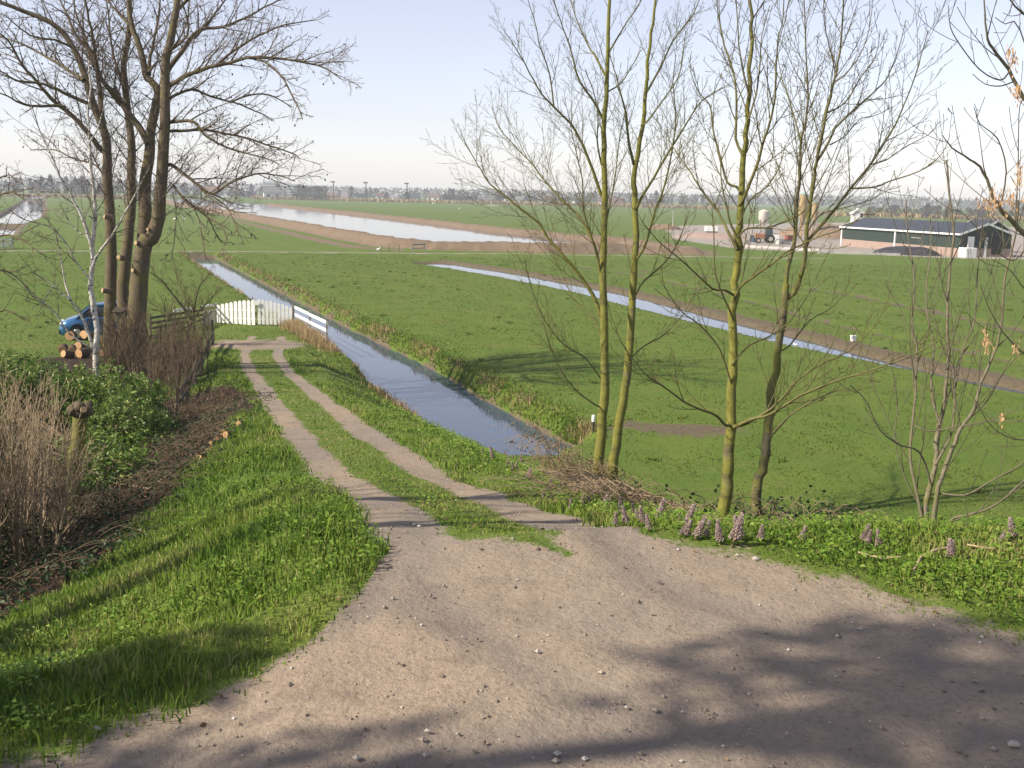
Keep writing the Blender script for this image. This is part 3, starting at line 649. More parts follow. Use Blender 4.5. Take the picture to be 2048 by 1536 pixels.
# ---- big many-stemmed alder by the garden
ALD = [dict(n=3.4, len=(.8, 2.6), rel=.34, ang=(28, 58), up=.02, jit=.14, r=.026, t0=.14, rmin=.010, seg=6, fan=.55),
       dict(n=4.8, len=(.3, 1.3), rel=.42, ang=(28, 58), up=-.015, jit=.16, r=.011, t0=.12, rmin=.0058, seg=4),
       dict(n=9.0, len=(.14, .7), rel=.45, ang=(28, 60), up=-.06, jit=.16, r=.0056, t0=.12, rmin=.0036, seg=3)]
ALDT = [dict(ALD[0], n=1.9, t0=.38), ALD[1], ALD[2]]
t = Tree('alder_tree', 37.0, (262, 760), BARK_ALDER, 'huge bare alder with several thick mossy trunks left of the drive')
t.limb([(287, 762), (280, 700), (274, 647), (280, 555), (289, 487), (303, 478), (316, 435), (323, 369), (330, 246), (330, 140), (343, 70), (356, 0), (360, -40)], 22.5, 5, 0, -.5, 'trunk', ALDT, True)
t.limb([(285, 500), (290, 435), (290, 384), (294, 340), (301, 299), (300, 270), (309, 228), (316, 186), (304, 165), (292, 151), (280, 98), (262, 46), (257, 0), (254, -40)], 14, 4, .2, 1.2, 'trunk', ALDT)
t.limb([(251, 756), (247, 680), (247, 600), (250, 521), (258, 450), (263, 400), (262, 350), (264, 316), (260, 264), (250, 176), (248, 123), (258, 70), (260, 0), (261, -40)], 14.5, 4, .8, 2.2, 'trunk', ALDT, True)
t.limb([(223, 752), (219, 650), (222, 521), (219, 418), (214, 350), (214, 299), (209, 262), (190, 218), (174, 165), (151, 105), (116, 56), (70, 30), (0, 4), (-60, -30)], 13, 3, .4, -1.5, 'trunk', ALDT, True)
for px, r0, d0, d1 in (
    ([(212, 305), (200, 296), (183, 274), (141, 229), (102, 197), (77, 165), (46, 134), (25, 91), (0, 67), (-40, 40)], 6.5, .4, -2),
    ([(207, 250), (200, 197), (197, 158), (183, 105), (151, 70), (134, 28), (120, 0), (110, -40)], 6, .4, 1.5),
    ([(298, 290), (278, 253), (243, 207), (225, 180), (211, 169), (183, 120), (168, 70), (150, 20), (144, -30)], 8, .4, 2),
    ([(243, 210), (205, 160), (190, 110), (184, 60), (170, 0), (166, -40)], 5.5, .8, -2),
    ([(176, 206), (150, 196), (123, 183), (96, 172), (70, 165), (35, 162), (10, 148), (-30, 130)], 4.2, -1, -3),
    ([(130, 215), (105, 211), (72, 212), (42, 207), (15, 192), (-20, 180)], 3.6, -1, -2.5),
    ([(330, 172), (341, 169), (380, 148), (440, 130), (492, 116), (549, 116), (598, 123), (650, 137), (682, 158)], 5.5, 0, -2.5),
    ([(330, 145), (341, 134), (373, 91), (397, 60), (447, 53), (492, 35), (545, 7), (590, -20)], 6.0, 0, 1.5),
    ([(330, 200), (345, 193), (383, 179), (422, 193), (464, 204), (510, 221), (545, 239)], 3.8, 0, 1.5),
    ([(329, 246), (348, 243), (387, 243), (408, 267), (436, 288), (475, 302), (527, 316), (560, 330)], 4.2, 0, -2.0),
    ([(329, 262), (360, 262), (404, 260), (455, 268), (510, 281), (580, 306), (600, 318)], 3.6, 0, 1.0),
    ([(325, 335), (341, 330), (373, 352), (401, 373), (425, 388), (457, 369), (510, 348), (562, 352), (590, 362)], 4.4, 0, -1.5),
    ([(345, 368), (376, 408), (400, 420), (424, 440), (444, 453), (455, 482)], 2.6, -.6, -1.6),
    ([(345, 385), (352, 420), (350, 470), (342, 520)], 1.4, -.6, -1.6),
    ([(380, 400), (398, 440), (405, 480), (412, 520)], 1.5, -.8, -1.8),
    ([(425, 392), (455, 415), (470, 450), (488, 490)], 1.5, -1.0, -2.4),
    ([(366, 395), (393, 418), (416, 436), (428, 460), (444, 486)], 2.4, -.6, 1.0),
    ([(500, 116), (527, 123), (562, 151), (580, 183), (598, 218), (605, 238)], 2.6, -1.2, -2.6),
    ([(298, 150), (300, 120), (306, 88), (316, 35), (320, 0), (322, -70)], 4.6, .8, 1.5),
    ([(296, 146), (310, 128), (323, 120), (345, 100), (372, 50), (380, 0)], 3.0, .6, 2.5),
    ([(390, 75), (420, 40), (450, 0), (480, -40)], 3.2, .4, 2.0),
    ([(330, 110), (375, 70), (370, 20), (352, -30)], 3.0, 0, -2),
    ([(260, 50), (240, 30), (215, 0), (190, -50)], 3.6, 1, 2.5),
    ([(354, 20), (400, -20), (470, -50), (560, -60)], 4.2, 0, -1.5),
    ([(435, 130), (470, 100), (520, 70), (570, 50), (630, 40)], 3.2, -1.0, 1.0),
    ([(400, 375), (425, 400), (460, 420), (490, 425)], 2.0, -.8, -2),
    ([(460, 205), (500, 190), (540, 190), (585, 215)], 2.2, .6, 1.6),
    ([(168, 160), (120, 130), (70, 100), (20, 80), (-20, 70)], 3.6, -1, 1.5),
    ([(145, 95), (110, 80), (60, 70), (10, 30)], 3.0, -1.2, -2.5),
    ([(250, 176), (232, 130), (222, 80), (216, 20), (205, -40)], 3.6, 1.8, 3),
    ([(216, 360), (190, 330), (150, 318), (110, 300), (60, 300)], 2.2, .4, 2)):
    t.limb(px, r0, 1.0, d0, d1, 'limb', ALD)
for px, r, side in (((218, 434), .085, (-1, -.8, .1)), ((214, 582), .09, (-1, -.9, .25)), ((272, 541), .07, (-.5, -1, .1)), ((279, 486), .08, (-.6, -1, .1)), ((300, 459), .06, (-.2, -1, .1)), ((243, 516), .09, (-.3, -1, .15)), ((305, 453), .08, (1, -.4, .3))):
    t.stub(px, r, -.35, side)
o = t.finish()
vs = []; fs = []                                       # little dark cones on the twig ends
for p in random.sample(t.ends, min(900, len(t.ends))):
    r = rv(.018, .034); k = len(vs); p = Vector(p) - Vector((0, 0, r))
    vs += [p + Vector(v) * r for v in ((1, 0, 0), (-1, 0, 0), (0, 1, 0), (0, -1, 0), (0, 0, 1.5), (0, 0, -1.5))]
    fs += [(k + a, k + b, k + c) for a, b, c in ((0, 2, 4), (2, 1, 4), (1, 3, 4), (3, 0, 4), (2, 0, 5), (1, 2, 5), (3, 1, 5), (0, 3, 5))]
me = bpy.data.meshes.new('cones'); me.from_pydata([tuple(v) for v in vs], [], fs); tag(link('cones', me, simple('cone', (.035, .026, .02)), o), kind='stuff')
# ---- birch in front of the alder
BIR = [dict(n=2.6, len=(.5, 2.0), rel=.4, ang=(26, 50), up=.03, jit=.1, r=.013, t0=.15, rmin=.007, seg=5),
       dict(n=3.6, len=(.3, 1.0), rel=.42, ang=(25, 50), up=-.05, jit=.12, r=.0085, t0=.12, rmin=.0055),
       dict(n=3.6, len=(.15, .45), rel=.4, ang=(25, 50), up=-.09, jit=.12, r=.0062, t0=.2, rmin=.005, seg=3)]
t = Tree('birch_tree', 34.5, (192, 706), BARK_BIRCH, 'slender white-barked birch with black marks before the thick alder trunks')
t.limb([(192, 708), (194, 658), (186, 606), (181, 562), (186, 528), (185, 487), (190, 435), (190, 401), (184, 350), (181, 352 - 30), (179, 281), (176, 228), (181, 176), (178, 120)], 6.6, 1.4, 0, .2, 'trunk', [dict(BIR[0], t0=.45), BIR[1], BIR[2]], True)
for px, r0, d in (
    ([(181, 548), (194, 512), (212, 487), (239, 446), (260, 408), (284, 364), (300, 330)], 3.6, -.8),
    ([(184, 492), (179, 480), (164, 435), (143, 394), (120, 353), (105, 316), (84, 271), (72, 240), (60, 200)], 3.6, -.6),
    ([(187, 697), (174, 658), (164, 634), (143, 603), (126, 589), (106, 569), (61, 543)], 3.8, -.5),
    ([(141, 598), (131, 569), (126, 541), (118, 500), (110, 460)], 2.2, .3),
    ([(108, 570), (95, 590), (80, 620)], 1.5, -.3),
    ([(179, 285), (197, 253), (205, 225), (214, 196)], 2.0, .4),
    ([(184, 480), (150, 458), (128, 430), (95, 418), (70, 400)], 1.6, .5),
    ([(178, 557), (150, 520), (128, 480), (95, 452), (50, 440), (20, 420)], 1.9, -1),
    ([(190, 700), (140, 668), (110, 625), (80, 600), (40, 560), (10, 540)], 2.0, -1.2),
    ([(189, 440), (150, 410), (110, 385), (70, 380), (30, 360)], 1.6, .8),
    ([(212, 487), (225, 470), (240, 462), (262, 455)], 1.4, .6)):
    t.limb(px, r0, .8, 0, d, 'limb', BIR)
t.finish()
# ---- reddish tree reaching in from the left edge
t = Tree('bare_tree', 33.0, (-75, 760), BARK_HAZEL, 'reddish-brown bare tree whose fine twigs reach in at the left edge')
t.limb([(-75, 770), (-72, 650), (-66, 540), (-60, 440), (-54, 330)], 7, 2.5, 0, .3, 'trunk', None, True)
for px, r0 in (([(-70, 620), (-40, 560), (0, 540), (40, 560), (70, 600)], 3), ([(-68, 560), (-30, 490), (10, 470), (45, 480), (85, 510)], 3), ([(-62, 480), (-30, 420), (0, 390), (28, 385), (50, 400)], 3),
               ([(-60, 420), (-30, 370), (0, 355), (20, 350), (34, 362)], 2.6), ([(-56, 350), (-40, 300), (-20, 270), (0, 260)], 2.4), ([(-70, 640), (-30, 640), (10, 620), (50, 640)], 2.6)):
    t.limb(px, r0, .8, 0, None, 'limb', [dict(ALD[0], n=3.6, r=.015, len=(.5, 1.6)), dict(ALD[1], r=.009, rmin=.0065), dict(ALD[2], r=.0065, rmin=.005)])
t.finish()
# ---- small apple-like tree by the gate
t = Tree('fruit_tree', 46.5, (372, 700), BARK_DARK, 'small spreading leafless fruit tree beside the parking spot near the gate')
t.limb([(372, 702), (374, 672), (384, 640)], 5, 3.6, 0, .1, 'trunk', None, True)
for px, r0, d in (([(384, 642), (366, 615), (345, 588), (322, 560), (300, 545)], 3, -.8), ([(384, 642), (372, 600), (358, 570), (350, 540)], 2.6, .8), ([(385, 640), (392, 600), (400, 570), (420, 548)], 2.6, -.6),
                  ([(385, 640), (405, 615), (425, 595), (440, 575)], 2.4, .7), ([(382, 648), (350, 640), (320, 622), (295, 600)], 2.2, .4), ([(384, 645), (412, 632), (428, 620)], 2, -.6), ([(380, 650), (350, 665), (330, 660)], 1.8, -.8)):
    t.limb(px, r0, .9, 0, d, 'limb', [dict(ALD[0], n=7, len=(.5, 1.6), up=.07, r=.012, rmin=.007), dict(ALD[1], up=.06, n=7, r=.0085, rmin=.006), dict(ALD[2], up=.05, n=5, r=.0062, rmin=.005)])
t.finish()
# ================================================================ gate, fences, car, logs
def paint(name, c, rough=.5, dirt=.25, spec=.4, metal=0, coat=0):
    m, nt, out = nodes(name); tc = N(nt, 'ShaderNodeTexCoord').outputs['Object']
    n = noise(nt, tc, 3.5, 5, .65); n2 = noise(nt, tc, 22, 4)
    b = mixc(nt, mth(nt, 'MULTIPLY', rng(nt, n, .5, .72), dirt), c, tuple(v * .35 + .03 for v in c)); b = mixc(nt, mth(nt, 'MULTIPLY', rng(nt, n2, .5, .7), dirt * .5), b, tuple(v * .6 for v in c))
    p = bsdf(nt, out, b, rough, bump(nt, n2, .12, .01), spec); p.inputs['Metallic'].default_value = metal; p.inputs['Coat Weight'].default_value = coat; return m
WHITE = paint('white_paint', (.80, .79, .75), .5, .22); GREY = paint('grey_wood', (.26, .245, .21), .85, .5)
DARKW = paint('dark_wood', (.060, .048, .034), .85, .6); OLDW = paint('weathered_wood', (.19, .155, .095), .88, .6)
BLACK = paint('black_rubber', (.018, .018, .018), .8, .2); METAL = paint('bare_metal', (.55, .55, .56), .35, .15, .5, .8)
def V3(xy, dz=0.0): return Vector((xy[0], xy[1], max(gz(*xy), -.06) + dz))
gA, gM, gB = U(434, 647, 0), U(513, 652.5, 0), U(586, 654, 0)
g = tag(empty('picket_gate', V3(gM)), 'white double picket gate with an arched top closing the end of the drive', 'gate')
def leaf(a, b, n, h0, h1, flip):
    a, b = V3(a), V3(b); d = b - a; d.z = 0; L = d.length; d.normalize(); nrm = Vector((d.y, -d.x, 0)); mb = MB(); w = L / n
    for i in range(n):
        t = (i + .5) / n; h = h0 + (h1 - h0) * math.sin(t * math.pi / 2) if not flip else h0 + (h1 - h0) * math.cos(t * math.pi / 2)
        c = a + d * (t * L) + nrm * .025; z0 = min(a.z, b.z) + .05 + rv(-.01, .01); ww = w * .37
        A = [(-ww, 0), (ww, 0), (ww, h - .06), (ww * .5, h), (-ww * .5, h), (-ww, h - .06)]
        mb.prism(A, d, (0, 0, 1), (c.x, c.y, z0), nrm * .022)
    o = mb.build('gate_leaf', WHITE, g); r = MB()
    for hh in (.28, .72): r.bar(a + Vector((0, 0, hh + .05)), b + Vector((0, 0, hh + .05)), .04, .09)
    r.build('rail', WHITE, o); return o
leaf(gA, ((gM[0] - .02), gM[1]), 9, .90, 1.3, False); leaf((gM[0] + .06, gM[1]), gB, 9, .90, 1.3, True)
for p in (gA, gB):
    mb = MB(); q = V3((p[0], p[1] + .05)); mb.box((q.x, q.y, q.z + .52), (.13, .13, 1.1)); mb.build('gate_post', GREY, g, .01)
mb = MB(); q = V3(gM); mb.box((q.x + .02, q.y - .11, q.z + 1.16), (.34, .02, .2)); mb.build('number_plate', WHITE, g, .004)
mb = MB(); mb.box((q.x + .12, q.y - .1, q.z + .78), (.05, .03, .16)); mb.build('latch', METAL, g, .004)
# white three-rail fence towards the water
fE = U(654, 690, 0); fM = ((gB[0] + fE[0]) / 2 + .05, (gB[1] + fE[1]) / 2)
fr = tag(empty('rail_fence', V3(fM)), 'white three-rail fence running from the picket gate down the ditch bank', 'fence')
pts = [V3((gB[0] + .12, gB[1])), V3(fM), V3(fE)]
for a, b in ((0, 1), (1, 2)):
    for h in (.34, .72, 1.1):
        mb = MB(); mb.bar(pts[a] + Vector((0, -.05, h)), pts[b] + Vector((.04, -.05, h)), .03, .15); mb.build('rail', WHITE, fr, .004)
for p in pts[1:]:
    mb = MB(); mb.box((p.x, p.y, p.z + .55), (.09, .09, 1.5)); mb.build('post', GREY, fr, .008)
# garden fence left of the gate
fa, fb = U(300, 668, .1), (gA[0] - .1, gA[1] + .05)
gf = tag(empty('garden_fence', V3(fb)), 'low garden fence with a white top rail and grey pickets left of the gate', 'fence')
A_, B_ = V3(fa), V3(fb); mb = MB(); mb.bar(A_.lerp(B_, .35) + Vector((0, 0, .98)), A_.lerp(B_, .62) + Vector((0, 0, .98)), .04, .13); mb.bar(A_.lerp(B_, .80) + Vector((0, 0, .98)), B_ + Vector((0, 0, .98)), .04, .13); mb.build('rail', WHITE, gf)
mb = MB(); mb.bar(A_.lerp(B_, .8) + Vector((0, 0, .7)), B_ + Vector((0, 0, .7)), .03, .08); mb.build('rail', WHITE, gf)
mb = MB()
for i in range(8):
    p = A_.lerp(B_, .80 + .2 * (i + .5) / 8); mb.box((p.x, p.y - .03, p.z + .33), (.08, .02, .62))
mb.build('picket_panel', GREY, gf)
mb = MB()
for h in (.3, .55, .8): mb.bar(A_ + Vector((0, .04, h)), A_.lerp(B_, .8) + Vector((0, .04, h)), .03, .11)
mb.build('board_panel', DARKW, gf)
for t_ in (0, .35, .62, .8): 
    p = A_.lerp(B_, t_); mb = MB(); mb.box((p.x, p.y + .1, p.z + .48), (.1, .1, 1.05)); mb.build('post', OLDW, gf, .008)
# dark post-and-rail fence down the left side of the drive
dp = [G(426, 690), G(416, 712), G(404, 742), G(390, 772), G(374, 800), G(356, 826)]
df = tag(empty('post_fence', dp[2]), 'short dark post-and-rail fence along the left edge of the drive', 'fence')
for i, p in enumerate(dp):
    mb = MB(); h = .78 + rv(-.06, .06) + (.35 if i == 0 else 0); mb.box((p[0], p[1], p[2] + h / 2 - .15), (.1, .1, h + .3), rv(-.3, .3), .92); mb.build('post', OLDW if i % 2 else DARKW, df, .012)
for h, w in ((.62, .14), (.34, .12)):
    for a, b in zip(dp[:-1], dp[1:]):
        mb = MB(); mb.bar(Vector(a) + Vector((.06, 0, h + rv(-.03, .03))), Vector(b) + Vector((.06, 0, h + rv(-.03, .03))), .03, w); mb.build('rail', DARKW, df, .006)
for i, (px, py) in enumerate(((352, 846), (343, 858), (330, 872))):
    p = G(px, py); mb = MB(); mb.tube([(p[0], p[1], p[2] - .2), (p[0] + .02, p[1], p[2] + .5 - .05 * i)], [.045, .04], 8); o = mb.build('stake', OLDW)
    tag(o, ['pale wooden stake just below the end of the dark drive fence', 'pale wooden stake in the middle of three beside the laurel', 'lowest pale wooden stake, beside the laurel leaves'][i], 'stake')
# blue car seen from its left side
CARP = paint('blue_metallic', (.035, .155, .33), .25, .05, .5, .5, .8); GLASS = paint('car_glass', (.03, .04, .05), .06, .02, .6); CHROME = paint('alloy', (.62, .62, .64), .3, .1, .5, .7); LAMP = paint('lamp_glass', (.75, .78, .8), .1, .02, .6)
c0 = U(157, 677, .1); car = tag(empty('parked_car', (c0[0], c0[1], gz(*c0) + .02), R(20)), 'blue people carrier parked on the grass behind the alder trunks', 'car')
def cp(name, mb, mat, par=None, bev=0.0):
    me = mb.mesh(name, bev); o = bpy.data.objects.new(name, me); C.objects.link(o); me.materials.append(mat); o.parent = par or car; return o
def loft(secs):    # secs: (x, [(y, z)...]) rings closed
    mb = MB(); n = len(secs[0][1]); vs = [(x, y, z) for x, ring in secs for y, z in ring]; fs = []
    for i in range(len(secs) - 1):
        for k in range(n): fs.append((i * n + k, (i + 1) * n + k, (i + 1) * n + (k + 1) % n, i * n + (k + 1) % n))
    fs += [tuple(range(n)), tuple(range(len(vs) - n, len(vs)))[::-1]]; mb.add(vs, fs, True); return mb
def ring(hw, zb, zt): return [(-hw * .92, zb), (-hw, zb + .12), (-hw, zt - .2), (-hw * .95, zt - .05), (-hw * .82, zt), (hw * .82, zt), (hw * .95, zt - .05), (hw, zt - .2), (hw, zb + .12), (hw * .92, zb)]
X0 = -.86
body = loft([(X0 + a, ring(h, b, t_)) for a, h, b, t_ in ((0, .62, .30, .56), (.1, .76, .22, .70), (.4, .83, .2, .83), (.9, .86, .2, .95), (1.4, .87, .2, .99), (2.6, .87, .2, 1.0), (3.6, .86, .22, .99), (4.05, .8, .25, .92), (4.2, .68, .32, .75))]); cp('body', body, CARP)
def gring(hw, hwt, zb, zt): return [(-hw, zb), (-hwt, zt), (hwt, zt), (hw, zb)]
gh = loft([(X0 + a, gring(h, t2, .93, z)) for a, h, t2, z in ((.86, .78, .76, .95), (1.62, .82, .62, 1.38), (1.9, .82, .63, 1.43), (3.3, .82, .63, 1.45), (4.0, .78, .66, .96))]); cp('windows', gh, GLASS)
rf = loft([(X0 + a, [(-w, z - .05), (-w * .9, z + .012), (w * .9, z + .012), (w, z - .05)]) for a, w, z in ((1.56, .64, 1.37), (1.9, .66, 1.44), (2.6, .665, 1.47), (3.3, .66, 1.46), (3.5, .65, 1.36))]); cp('roof', rf, CARP)
for s_ in (-1, 1):
    for a, b in (((.84, .90), (1.60, 1.40)), ((2.36, .95), (2.42, 1.45)), ((3.3, .95), (3.25, 1.45))):
        mb = MB(); mb.bar((X0 + a[0], s_ * .825, a[1]), (X0 + b[0], s_ * .645, b[1]), .06, .07); cp('pillar', mb, CARP)
    for x in (0, 2.58):
        mb = MB(); mb.tube([(x, s_ * .80, .33), (x, s_ * .885, .33)], .365, 20); ar = cp('wheel_arch', mb, BLACK)
        mb = MB(); mb.tube([(x, s_ * .70, .30), (x, s_ * .86, .30), (x, s_ * .895, .30)], [.3, .3, .27], 22); wh = cp('wheel', mb, BLACK)
        mb = MB(); mb.tube([(x, s_ * .88, .30), (x, s_ * .905, .30)], [.2, .18], 20)
        for k in range(5):
            an = k * math.tau / 5; mb.box((x + .1 * math.cos(an), s_ * .912, .3 + .1 * math.sin(an)), (.16, .02, .045), rot=Matrix.Rotation(-an, 3, 'Y'))
        cp('rim', mb, CHROME, wh)
    mb = MB(); mb.box((X0 + .12, s_ * .62, .66), (.16, .26, .13)); cp('headlight', mb, LAMP, None, .03)
    mb = MB(); mb.box((X0 + 1.15, s_ * .95, 1.0), (.12, .16, .13)); cp('mirror', mb, CARP, None, .03)
    mb = MB(); mb.box((X0 + 1.86, s_ * .872, .6), (1.05, .012, .62)); d_ = cp('door', mb, CARP, None, .004); mb = MB(); mb.box((X0 + 2.22, s_ * .885, .82), (.18, .025, .035)); cp('handle', mb, CARP, d_)
    mb = MB(); mb.box((X0 + 2.95, s_ * .872, .62), (.86, .012, .6)); d_ = cp('door', mb, CARP, None, .004); mb = MB(); mb.box((X0 + 3.2, s_ * .885, .82), (.18, .025, .035)); cp('handle', mb, CARP, d_)
mb = MB(); mb.box((X0 + .05, 0, .36), (.16, 1.4, .22)); cp('bumper', mb, BLACK, None, .05)
car.scale = (.88, 1.0, 1.1)
# sawn logs beside the car
LBARK = bark('log_bark', (.10, .075, .05), (.13, .12, .05), .2, (.1, .07, .05), 0, 1.0)
ORW = simple('fresh_wood', (.60, .36, .17), (.44, .26, .12), 14, .8)
names = ['sawn orange log at the left end of the log heap', 'sawn log on top of the heap, under the front wheel', 'sawn log low in the heap, below the topmost left one', 'sawn log in the middle of the heap before the car', 'sawn log lying lowest in the middle of the heap', 'thick pinkish log standing tall between the birch stems', 'sawn log at the lower left of the heap near the laurel', 'sawn log right of the birch, upper one', 'sawn log right of the birch, lower one']
for i, (px, py, r) in enumerate(((124, 682, .17), (140, 671, .21), (141, 684, .16), (160, 676, .17), (163, 691, .19), (172, 669, .2), (133, 692, .15), (204, 673, .14), (204, 690, .15))):
    q = U(px, py + 8, .55); z = gz(*q) + r + (.32 if py < 675 else .05 if py < 686 else 0); dv = Vector((rv(-.5, .4), -1, rv(-.1, .35))).normalized(); p = Vector((q[0], q[1] + rv(0, .2), z))
    mb = MB(); mb.tube([p + dv * -.22, p, p + dv * .22], [r, r * 1.04, r], 12); o = mb.build('log', LBARK); tag(o, names[i], 'log', 'sawn logs heaped by the car')
    mb = MB(); mb.tube([p + dv * .22, p + dv * .232], [r * .96, r * .92], 12); mb.build('cut_face', ORW, o)
# box between the trunks
p = P(240, 628, 36.2); nb = tag(empty('nest_box', p), 'small wooden box with dark sloping roof fixed between the alder trunks', 'nest box')
mb = MB(); mb.box((p[0], p[1], p[2] - .08), (.3, .26, .36)); mb.build('box', OLDW, nb, .01)
mb = MB(); mb.box((p[0], p[1] - .05, p[2] + .14), (.4, .42, .04), rot=Matrix.Rotation(R(16), 3, 'X')); mb.build('roof', DARKW, nb, .006)
# ================================================================ farm
BRICK = simple('pink_brick', (.34, .25, .205), (.28, .20, .165), 3, .9, .2); ROOFB = simple('slate_sheet', (.036, .042, .054), (.046, .052, .066), .8, .55, .1, .4); ROOFR = simple('red_tile', (.14, .095, .08), (.12, .08, .07), .5, .8)
GREENB = simple('green_boards', (.028, .046, .036), (.020, .034, .028), 2.0, .7, .2); CONC = simple('concrete', (.48, .46, .42), (.38, .36, .33), 1.2, .9, .2); TARP = simple('black_sheet', (.022, .023, .026), (.05, .05, .055), 1.2, .45, .6, .5); EARTHM = simple('soil_heap', (.24, .17, .11), (.17, .12, .075), 1.4, .95, .8); CREAM = simple('cream_metal', (.56, .51, .44), (.48, .43, .37), .5, .5); TAN = simple('tan_metal', (.36, .26, .13), (.29, .21, .11), .4, .5); TEAL = simple('teal_cap', (.28, .44, .38), (.22, .36, .32), 1, .5)
REDP = paint('red_paint', (.24, .07, .05), .5, .3); BLUEP = paint('blue_paint', (.09, .13, .21), .5, .3); ORANGE = paint('orange_paint', (.36, .16, .08), .5, .3)
def barn(name, A, B, width, eave, ridge, label, base=1.1, bays=2, doors=True):
    a, b = Vector((*A, 0)), Vector((*B, 0)); d = (b - a); L = d.length; d.normalize(); n = Vector((-d.y, d.x, 0))
    if n.x < 0: n = -n
    root = tag(empty(name, a + n * width / 2), label, 'barn'); up = Vector((0, 0, 1)); z0 = -.15
    mb = MB(); prof = [(0, base), (width, base), (width, eave), (width / 2, ridge), (0, eave)]; mb.prism(prof, n, up, a, d * L); mb.build('wall', GREENB, root)
    mb = MB(); e = .03; mb.prism([(-e, z0), (width + e, z0), (width + e, base), (-e, base)], n, up, a - d * e, d * (L + 2 * e)); mb.build('plinth', BRICK, root)
    mb = MB(); o_ = .35; sl = (ridge - eave) / (width / 2)
    prof = [(-o_, eave - sl * o_ + .04), (width / 2, ridge + .04), (width + o_, eave - sl * o_ + .04), (width + o_, eave - sl * o_ + .12), (width / 2, ridge + .14), (-o_, eave - sl * o_ + .12)]
    mb.prism(prof, n, up, a - d * .3, d * (L + .6)); mb.build('roof', ROOFB, root)
    mb = MB()
    for s_ in (-.33, L + .3):
        q = a + d * s_
        for k in (-1, 1):
            x0 = width / 2 - k * (width / 2 + o_); mb.bar(q + n * x0 + up * (eave - sl * o_ + .02), q + n * (width / 2 - k * .002) + up * (ridge + .03), .06, .26)
    mb.bar(a - n * (o_ + .03) - d * .3 + up * (eave - sl * o_ + .05), b - n * (o_ + .03) + d * .3 + up * (eave - sl * o_ + .05), .06, .22); mb.build('fascia', WHITE, root)
    for t_ in [0.004] + [k / bays for k in range(1, bays)]:
        mb = MB(); q = a + d * (L * t_) - n * .06; mb.box((q.x, q.y, eave / 2 - .05), (.24, .24, eave), math.atan2(d.y, d.x)); mb.build('corner_post', WHITE, root)
    return root, a, b, d, n, L
bA, bB = U(1682, 491, 0), U(1917, 513, 0)
br, a, b, d, n, L = barn('long_barn', bA, bB, 8.2, 3.05, 4.4, 'long dark green barn with brick base, white trim and slate roof')
q = b + d * .06 + n * 1.7; mb = MB(); mb.box((q.x, q.y, 1.95), (.08, 1.0, 1.5), math.atan2(d.y, d.x)); mb.build('door', WHITE, br)
q = b + d * .08 + n * 4.1; mb = MB(); mb.box((q.x, q.y, 1.3), (.14, .34, 2.6), math.atan2(d.y, d.x)); mb.build('door_post', WHITE, br)
q = b + d * .05 + n * 5.9; mb = MB(); mb.box((q.x, q.y, 1.6), (.06, 1.6, 2.6), math.atan2(d.y, d.x)); mb.build('doorway', BLACK, br)
q = a + d * (L * .72) - n * .12; mb = MB(); mb.bar(q + Vector((0, 0, .3)), q + Vector((0, 0, 2.1)), .07, .07); mb.bar(q + Vector((0, 0, 2.1)), q - d * 2.4 + Vector((0, 0, 2.1)), .07, .07); mb.build('drain_pipe', CONC, br)
q = b + d * 1.4 + n * .3; mb = MB(); mb.box((q.x, q.y, .62), (1.6, 1.7, 1.3), math.atan2(d.y, d.x)); tag(mb.build('concrete_block', WHITE, None, .05), 'white block standing against the brick corner of the long barn', 'block')
barn('small_barn', (bB[0] + 8.0, bB[1] + 19), (bB[0] + 9.3, bB[1] + 14), 4.2, 3.4, 4.7, 'small dark barn half hidden behind the gable of the long barn', .4, 1)
hp = U(1709, 478, 0); hu = tag(empty('white_hut', (*hp, 0)), 'white gabled hut rising behind the left end of the long barn', 'hut')
hp = (hp[0] + 3, hp[1] + 8); mb = MB(); mb.prism([(-1.1, 0), (1.1, 0), (1.1, 4.9), (0, 5.7), (-1.1, 4.9)], (1, 0, 0), (0, 0, 1), (hp[0], hp[1], -.1), (.5, 3, 0)); mb.build('wall', WHITE, hu); 
mb = MB(); mb.prism([(-1.4, 4.72), (0, 5.74), (1.4, 4.72), (1.4, 4.86), (0, 5.9), (-1.4, 4.86)], (1, 0, 0), (0, 0, 1), (hp[0] - .03, hp[1] - .2, -.1), (.56, 3.4, 0)); mb.build('roof', WHITE, hu)
mb = MB(); mb.box((hp[0] + .6, hp[1] - .03, 4.4), (.5, .06, .8)); mb.build('window', BLACK, hu)
def silo(name, px, base, D_, r, z0, z1, z2, mat, cap, label):
    q = U(px, base, 0); k = D_ / q[1]; x, y = q[0] * k, q[1] * k; root = tag(empty(name, (x, y, 0)), label, 'silo'); n = 22
    mb = MB(); mb.tube([(x, y, z0), (x, y, z1), (x, y, z2)], [.18, r, r], n); mb.build('hopper', mat, root)
    mb = MB(); mb.tube([(x, y, z2), (x, y, z2 + r * .18), (x, y, z2 + r * .45)], [r * 1.04, r * .8, r * .15], n); mb.build('lid', cap, root)
    for k in range(4):
        an = k * math.pi / 2 + .6; mb = MB(); mb.tube([(x + r * .86 * math.cos(an), y + r * .86 * math.sin(an), -.1), (x + r * .95 * math.cos(an), y + r * .95 * math.sin(an), z1 + .3)], .07, 6); mb.build('leg', METAL, root)
    mb = MB(); mb.tube([(x + r * 1.06, y - .2, .2), (x + r * 1.06, y - .2, z2)], .05, 6); mb.build('ladder', METAL, root)
silo('feed_silo', 1525, 474, 190, .92, 2.5, 3.7, 5.0, CREAM, CREAM, 'squat cream feed silo on legs in the farm yard')
silo('feed_silo', 1602, 474, 196, .74, 2.6, 4.1, 8.2, TAN, TEAL, 'tallest silo, tan with a pale teal top')
